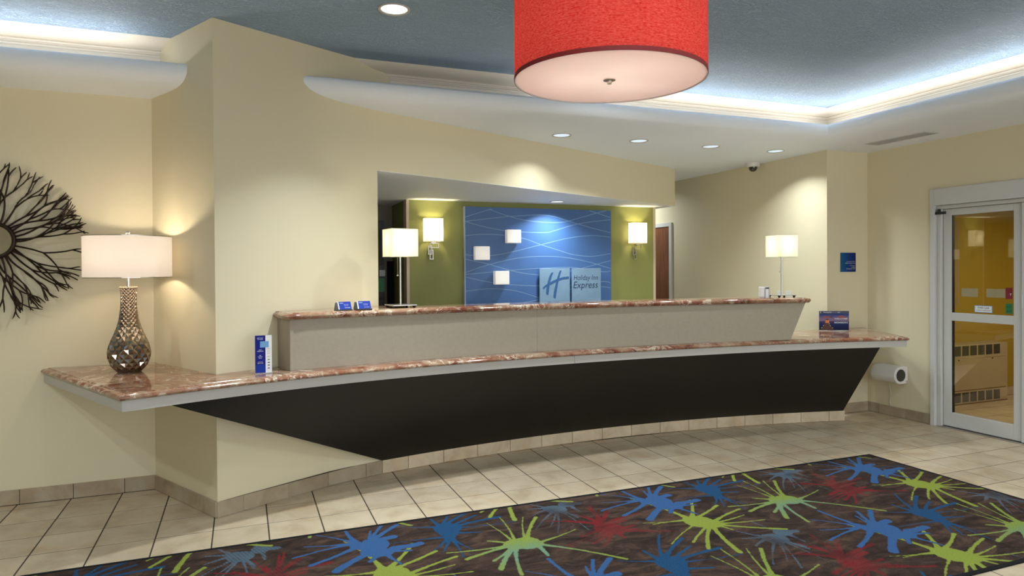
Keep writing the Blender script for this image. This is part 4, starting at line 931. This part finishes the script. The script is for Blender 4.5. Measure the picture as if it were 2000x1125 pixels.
# packaged heater in the vestibule
ht = thing('heater_unit', 'beige metal heating unit with two rows of dark grilles behind the glass door', 'heater', (7.0, 5.16, 0))
ox = lambda x: x - 7.0
bevel(MB().box((ox(6.34), -0.10, 0.012), (ox(7.964), 0.0985, 0.650)).build('cabinet', M['unit'], ht), 0.006, 2)
MB().box((ox(6.34), -0.104, 0.500), (ox(7.95), -0.100, 0.512)).build('panel_seam', M['unit'], ht); MB().box((ox(6.34), -0.103, 0.152), (ox(7.93), -0.100, 0.158)).build('panel_seam', M['rust'], ht)
MB().box((ox(6.34), -0.098, 0.001), (ox(7.964), -0.06, 0.012)).build('base_rail', M['rust'], ht)
for z0, z1 in ((0.530, 0.636), (0.028, 0.132)):
    for k in range(11):
        x1 = 7.834 - k * 0.1265
        MB().box((ox(x1 - 0.104), -0.1018, z0), (ox(x1), -0.1002, z1)).build('grille_panel', M['grille'], ht)
for x in (7.17, 7.71): MB().lathe([(0.008, 0), (0.008, -0.004)], (ox(x), -0.100, 0.485), 10, 'y').build('panel_lock', M['blackm'], ht)

# things in the dark office at the left
kc = thing('key_cabinet', 'tall dark cabinet in the unlit office left of the green wall', 'cabinet', (1.40, 7.72, 0))
bevel(MB().box((-0.45, -0.12, 0), (0.075, 0.128, 2.05)).build('cabinet_body', M['dark'], kc), 0.004, 1)
MB().box((-0.40, -0.124, 1.55), (0.060, -0.120, 1.95)).build('upper_door', M['grille'], kc); MB().box((-0.40, -0.124, 1.17), (0.068, -0.120, 1.195)).build('slot', M['rubber'], kc)
MB().box((0.02, -0.13, 1.43), (0.085, -0.121, 1.50)).build('paper_tray', M['plastic2'], kc); MB().box((-0.03, -0.129, 1.26), (0.078, -0.1215, 1.41)).build('green_notice', M['greenp'], kc)
co = tag(MB().prism([(1.555, 7.80), (1.57, 7.75), (1.59, 7.78), (1.605, 7.74), (1.618, 7.77), (1.618, 7.848), (1.555, 7.848)], 0.6, 1.60).build('hanging_coat', M['denim'], None, smooth=True), 'dark navy cloth hanging on the back wall of the unlit office', 'coat')

# ================================================================== TWIG MIRROR
tm_ = thing('twig_mirror', 'round mirror in a wide sunburst of dark bronze twigs on the left wall', 'mirror', (-1.455, YB, 1.703))
MB().lathe([(0.0, -0.060), (0.094, -0.060)], n=48, axis='y', cap=False).build('mirror_glass', M['mirror'], tm_, fix=False)
pr = [(0.094 + 0.0125 * (1 + math.cos(2 * math.pi * k / 10)), -0.055 + 0.0125 * math.sin(2 * math.pi * k / 10)) for k in range(11)]
MB().lathe(pr, n=48, axis='y', cap=False).build('mirror_rim', M['twig'], tm_, smooth=True)
MB().lathe([(0.10, -0.052), (0.10, -0.001), (0.001, -0.001)], n=24, axis='y', cap=False).build('backing', M['twig'], tm_)
rng = random.Random(3)
def branch(mb, x, z, ang, r, length, depth, y):
    pts = [(x, y, z)]; rr = [r]; n_ = 5; curl = rng.uniform(-0.2, 0.2)
    a = ang
    for i in range(n_):
        a += curl + rng.uniform(-0.06, 0.06); dv = (math.atan2(z, x) - a + math.pi) % (2 * math.pi) - math.pi; a += 0.12 * dv
        x += math.cos(a) * length / n_; z += math.sin(a) * length / n_
        if math.hypot(x, z) > 0.500 + rng.uniform(-0.03, 0.03): break
        y2 = y + rng.uniform(-0.002, 0.002); pts.append((x, y2, z)); rr.append(r * (1 - 0.2 * (i + 1) / n_))
    if len(pts) > 1:
        if depth == 0 or len(pts) < n_ + 1: rr[-1] *= 0.6
        mb.tube(pts, rr, 6)
    if depth > 0 and len(pts) == n_ + 1:
        base = math.atan2(z, x); sp = rng.uniform(0.15, 0.38)
        for sgn in (-1, 1):
            branch(mb, x, z, (a + 0.3 * ((base - a + math.pi) % (2 * math.pi) - math.pi)) + sgn * sp * rng.uniform(0.6, 1.1), rr[-1] * 1.06, length * rng.uniform(0.72, 1.0), depth - 1, y + sgn * 0.002)
for k in range(38):
    a = 2 * math.pi * (k + 0.5) / 38 + rng.uniform(-0.05, 0.05); mb = MB()
    branch(mb, 0.108 * math.cos(a), 0.108 * math.sin(a), a + rng.uniform(-0.3, 0.3), 0.0068, rng.uniform(0.12, 0.17), 3, -0.050 + rng.uniform(-0.008, 0.008))
    if mb.v: mb.build('twig', M['twig'], tm_, smooth=True, fix=False)

# ================================================================== RUG
MOTIFS = {'lime':((2.49,3.32),[(0.0,0.0,0.105),(0.04,-0.052,0.075),(-0.024,0.045,0.06)],[(-0.024,0.045,0.178,0.328,0.016),(-0.024,0.045,0.272,0.186,0.015),(0.04,-0.052,0.357,0.08,0.014),(0.04,-0.052,0.314,-0.012,0.006),(0.04,-0.052,0.376,-0.121,0.007),(0.04,-0.052,0.384,-0.282,0.016),(0.04,-0.052,0.099,-0.177,0.004),(0.04,-0.052,-0.074,-0.438,0.022),(0.04,-0.052,-0.196,-0.336,0.016),(0.04,-0.052,-0.22,-0.239,0.01),(0.0,0.0,-0.342,-0.212,0.006),(-0.024,0.045,-0.317,0.107,0.004),(-0.024,0.045,-0.272,0.068,0.004),(-0.024,0.045,-0.148,0.506,0.022)]),'limeteal':((3.25,3.42),[(0.0,0.0,0.095),(-0.062,0.005,0.08),(0.036,-0.024,0.06)],[(-0.062,0.005,-0.104,0.358,0.005),(-0.062,0.005,-0.002,0.412,0.006),(0.0,0.0,0.129,0.367,0.006),(0.0,0.0,0.201,0.337,0.016),(0.036,-0.024,0.332,0.072,0.006),(0.036,-0.024,0.395,-0.385,0.014),(0.036,-0.024,0.041,-0.187,0.012),(-0.062,0.005,-0.172,-0.343,0.015),(-0.062,0.005,-0.244,-0.249,0.022),(-0.062,0.005,-0.243,-0.146,0.012),(-0.062,0.005,-0.368,-0.075,0.018),(-0.062,0.005,-0.437,0.04,0.009),(-0.062,0.005,-0.186,0.108,0.006)]),'blue':((3.39,2.83),[(0.0,0.0,0.1),(-0.075,0.021,0.055),(-0.007,0.045,0.06),(-0.012,-0.076,0.085),(0.037,-0.116,0.06),(-0.083,0.066,0.03)],[(-0.083,0.066,-0.117,0.36,0.014),(-0.083,0.066,-0.282,0.272,0.005),(-0.083,0.066,-0.349,0.12,0.006),(-0.083,0.066,-0.418,-0.009,0.011),(-0.075,0.021,-0.339,-0.134,0.018),(-0.012,-0.076,-0.228,-0.248,0.034),(0.037,-0.116,-0.054,-0.203,0.01),(0.037,-0.116,0.09,-0.29,0.006),(0.099,-0.082,0.238,-0.074,0.03),(0.037,-0.116,0.173,-0.143,0.006),(-0.007,0.045,0.177,0.242,0.022),(-0.007,0.045,0.089,0.262,0.012),(-0.007,0.045,0.019,0.21,0.005),(-0.007,0.045,0.123,0.077,0.03)]),'navy':((3.83,2.91),[(0.0,0.0,0.095),(-0.023,0.033,0.05),(-0.01,-0.065,0.07),(-0.026,-0.125,0.045)],[(-0.023,0.033,0.143,0.325,0.01),(-0.023,0.033,-0.053,0.179,0.006),(-0.023,0.033,-0.243,0.125,0.003),(-0.023,0.033,0.235,0.241,0.018),(0.0,0.0,0.215,0.136,0.012),(0.0,0.0,0.343,0.057,0.02),(0.0,0.0,0.406,-0.05,0.006),(-0.01,-0.065,0.16,-0.124,0.006),(-0.026,-0.125,-0.033,-0.409,0.006),(-0.026,-0.125,0.046,-0.353,0.004),(-0.026,-0.125,-0.115,-0.313,0.004),(-0.026,-0.125,-0.219,-0.332,0.004),(-0.026,-0.125,-0.332,-0.094,0.004)]),'red':((3.76,3.43),[(0.0,0.0,0.09),(0.004,0.057,0.05),(0.01,-0.033,0.06)],[(0.004,0.057,0.074,0.367,0.01),(0.004,0.057,0.133,0.266,0.01),(0.004,0.057,0.16,0.081,0.018),(0.01,-0.033,0.153,-0.07,0.008),(0.01,-0.033,0.225,-0.117,0.004),(0.01,-0.033,0.021,-0.149,0.006),(0.01,-0.033,-0.165,-0.229,0.01),(0.01,-0.033,-0.183,-0.157,0.012),(0.01,-0.033,-0.398,-0.157,0.006),(0.01,-0.033,-0.309,-0.143,0.006),(0.004,0.057,-0.06,0.251,0.006),(0.004,0.057,-0.082,0.324,0.005)]),'red2':((2.87,2.56),[(0.0,0.0,0.1),(-0.01,0.062,0.06),(0.01,-0.044,0.07)],[(-0.01,0.062,0.038,0.33,0.006),(-0.01,0.062,-0.042,0.25,0.006),(-0.01,0.062,-0.272,0.229,0.008),(-0.01,0.062,0.139,0.24,0.016),(-0.01,0.062,0.281,0.135,0.02),(0.01,-0.044,0.326,-0.183,0.014),(0.0,0.0,-0.194,-0.053,0.02),(-0.01,0.062,-0.186,0.203,0.01),(0.01,-0.044,0.157,-0.024,0.01)]),'gray':((2.72,2.95),[(0.0,0.0,0.08),(0.099,0.057,0.06),(-0.026,0.03,0.05)],[(0.0,0.0,0.152,-0.263,0.008),(0.099,0.057,0.115,-0.086,0.006),(0.099,0.057,0.179,0.044,0.02),(0.099,0.057,0.047,0.269,0.005),(-0.026,0.03,-0.176,-0.039,0.004),(0.0,0.0,-0.246,-0.249,0.006),(0.0,0.0,-0.149,-0.337,0.006),(0.0,0.0,0.031,-0.372,0.004),(-0.026,0.03,-0.127,0.171,0.004),(-0.026,0.03,-0.168,0.07,0.005),(0.0,0.0,-0.159,-0.253,0.004),(0.0,0.0,0.063,-0.174,0.006)])}
RX0, RX1, RY0, RY1 = -1.75, 4.64, 2.245, 4.005
st = 0.005; nx = int((RX1 - RX0 - 0.05) / st); ny = int((RY1 - RY0 - 0.05) / st)
gx_ = np.linspace(RX0 + 0.025, RX1 - 0.025, nx); gy_ = np.linspace(RY0 + 0.025, RY1 - 0.025, ny)
GX, GY = np.meshgrid(gx_, gy_)
COLS = dict(lime=(0.22, 0.27, 0.045), limeteal=(0.20, 0.26, 0.05), blue=(0.035, 0.095, 0.23), navy=(0.014, 0.060, 0.14), red=(0.20, 0.014, 0.020), red2=(0.20, 0.013, 0.018), gray=(0.09, 0.15, 0.21))
rs = np.random.RandomState(4)
def smooth_noise(shape, cell):
    a = rs.rand(shape[0] // cell[0] + 3, shape[1] // cell[1] + 3)
    yi = np.arange(shape[0]) / cell[0]; xi = np.arange(shape[1]) / cell[1]; y0 = yi.astype(int); x0 = xi.astype(int); fy = (yi - y0)[:, None]; fx = (xi - x0)[None, :]
    return (a[y0][:, x0] * (1 - fy) * (1 - fx) + a[y0 + 1][:, x0] * fy * (1 - fx) + a[y0][:, x0 + 1] * (1 - fy) * fx + a[y0 + 1][:, x0 + 1] * fy * fx)
wob = (smooth_noise(GX.shape, (3, 3)) - 0.5); wob2 = smooth_noise(GX.shape, (14, 14)); fine = rs.rand(*GX.shape)
col = np.zeros(GX.shape + (4,), np.float32); col[..., :3] = (0.04, 0.025, 0.02)
stripe = np.sin((GX * 0.9 + GY * 0.35) * 2 * math.pi / 0.017) 
for nm in ('gray', 'red2', 'red', 'navy', 'lime', 'limeteal', 'blue'):
    (cx, cy_), blobs, arms = MOTIFS[nm]
    for ia in range(-4, 5):
        for ib in range(-3, 4):
            ox_, oy_ = cx + ia * 1.82 + ib * 0.92, cy_ - ib * 0.88
            if not (RX0 - 0.9 < ox_ < RX1 + 0.9 and RY0 - 0.9 < oy_ < RY1 + 0.9): continue
            i0, i1 = np.searchsorted(gx_, [ox_ - 0.95, ox_ + 0.95]); j0, j1 = np.searchsorted(gy_, [oy_ - 0.75, oy_ + 0.75])
            if i1 <= i0 or j1 <= j0: continue
            x = GX[j0:j1, i0:i1] - ox_; y = GY[j0:j1, i0:i1] - oy_
            acc = np.full(x.shape, -1.0)
            soft = np.zeros(x.shape)
            for bx_, by_, r in blobs:
                d = (r * 0.86 - np.hypot(x - bx_, y - by_)) ; acc = np.maximum(acc, d); soft += np.exp(-((x - bx_) ** 2 + (y - by_) ** 2) / (r * 1.05) ** 2)
            for sx_, sy_, tx_, ty_, w in arms:
                dx, dy = tx_ - sx_, ty_ - sy_; l2 = dx * dx + dy * dy; u = np.clip(((x - sx_) * dx + (y - sy_) * dy) / l2, 0, 1)
                ln_ = math.sqrt(l2); bend = 0.03 * ln_ * np.sin(u * math.pi) * (1 if int(abs(tx_) * 1000) % 2 else -1)
                px_, py_ = sx_ + dx * u - dy / ln_ * bend, sy_ + dy * u + dx / ln_ * bend
                base_w = 0.024 * np.exp(-u * ln_ / 0.075) + w * (0.30 + 0.42 * u)
                base_w = np.maximum(base_w, 0.003)
                acc = np.maximum(acc, base_w - np.hypot(x - px_, y - py_))
            acc = acc + wob[j0:j1, i0:i1] * 0.006
            m_ = np.clip(acc / 0.004 + 0.5, 0, 1)
            tgt = np.array(COLS[nm]); cc_ = np.broadcast_to(tgt, x.shape + (3,)).copy()
            if nm in ('gray', 'red', 'red2'):
                keep = np.clip(0.62 + 0.55 * stripe[j0:j1, i0:i1] + (wob2[j0:j1, i0:i1] - 0.5) * 1.6, 0.12, 1.0)
                m_ = m_ * keep * (0.72 if nm == 'gray' else 0.86)
            if nm == 'limeteal':
                tt = np.clip(((-y - 0.0 - 0.15 * x) * 9 + (fine[j0:j1, i0:i1] - 0.5) * 1.4) * np.exp(-(x * x + y * y) / 0.035), 0, 0.5)[..., None]
                cc_ = cc_ * (1 - tt) + np.array((0.07, 0.22, 0.27)) * tt
            cur = col[j0:j1, i0:i1]; a_ = m_[..., None]
            cur[..., :3] = np.where(a_ > 0.02, cc_, cur[..., :3]) if nm not in ('gray',) else np.where(a_ > cur[..., 3:4] * 0.4, cc_, cur[..., :3])
            cur[..., 3] = np.maximum(cur[..., 3] * (m_ < 0.02), m_) if nm not in ('gray', 'red', 'red2') else np.maximum(cur[..., 3], m_)
verts = np.stack([GX, GY, np.full(GX.shape, 0.0075)], -1).reshape(-1, 3).astype(np.float32)
idx = np.arange(nx * ny).reshape(ny, nx); quads = np.stack([idx[:-1, :-1], idx[:-1, 1:], idx[1:, 1:], idx[1:, :-1]], -1).reshape(-1, 4).astype(np.int32)
me = bpy.data.meshes.new('carpet'); me.vertices.add(len(verts)); me.vertices.foreach_set('co', verts.ravel())
me.loops.add(quads.size); me.loops.foreach_set('vertex_index', quads.ravel()); me.polygons.add(len(quads)); me.polygons.foreach_set('loop_start', np.arange(0, quads.size, 4, dtype=np.int32))
me.update(calc_edges=True); ca = me.color_attributes.new('print', 'FLOAT_COLOR', 'POINT'); ca.data.foreach_set('color', col.reshape(-1, 4).ravel()); me.materials.append(M['rug'])
rug = thing('area_rug', 'large brown area rug with lime, blue and red paint splashes', 'rug', (0, 0, 0))
ro = bpy.data.objects.new('pile', me); COL.objects.link(ro); ro.parent = rug
rp = [(RX0, RY0), (RX0, RY1), (RX1, RY1), (RX1, RY0), (RX0, RY0)]
mb = MB()
mb.box((RX0, RY0, 0.0002), (RX1, RY0 + 0.026, 0.0078)).box((RX0, RY1 - 0.026, 0.0002), (RX1, RY1, 0.0078)).box((RX0, RY0 + 0.026, 0.0002), (RX0 + 0.026, RY1 - 0.026, 0.0078)).box((RX1 - 0.026, RY0 + 0.026, 0.0002), (RX1, RY1 - 0.026, 0.0078))
mb.build('edge_binding', M['binding'], rug)
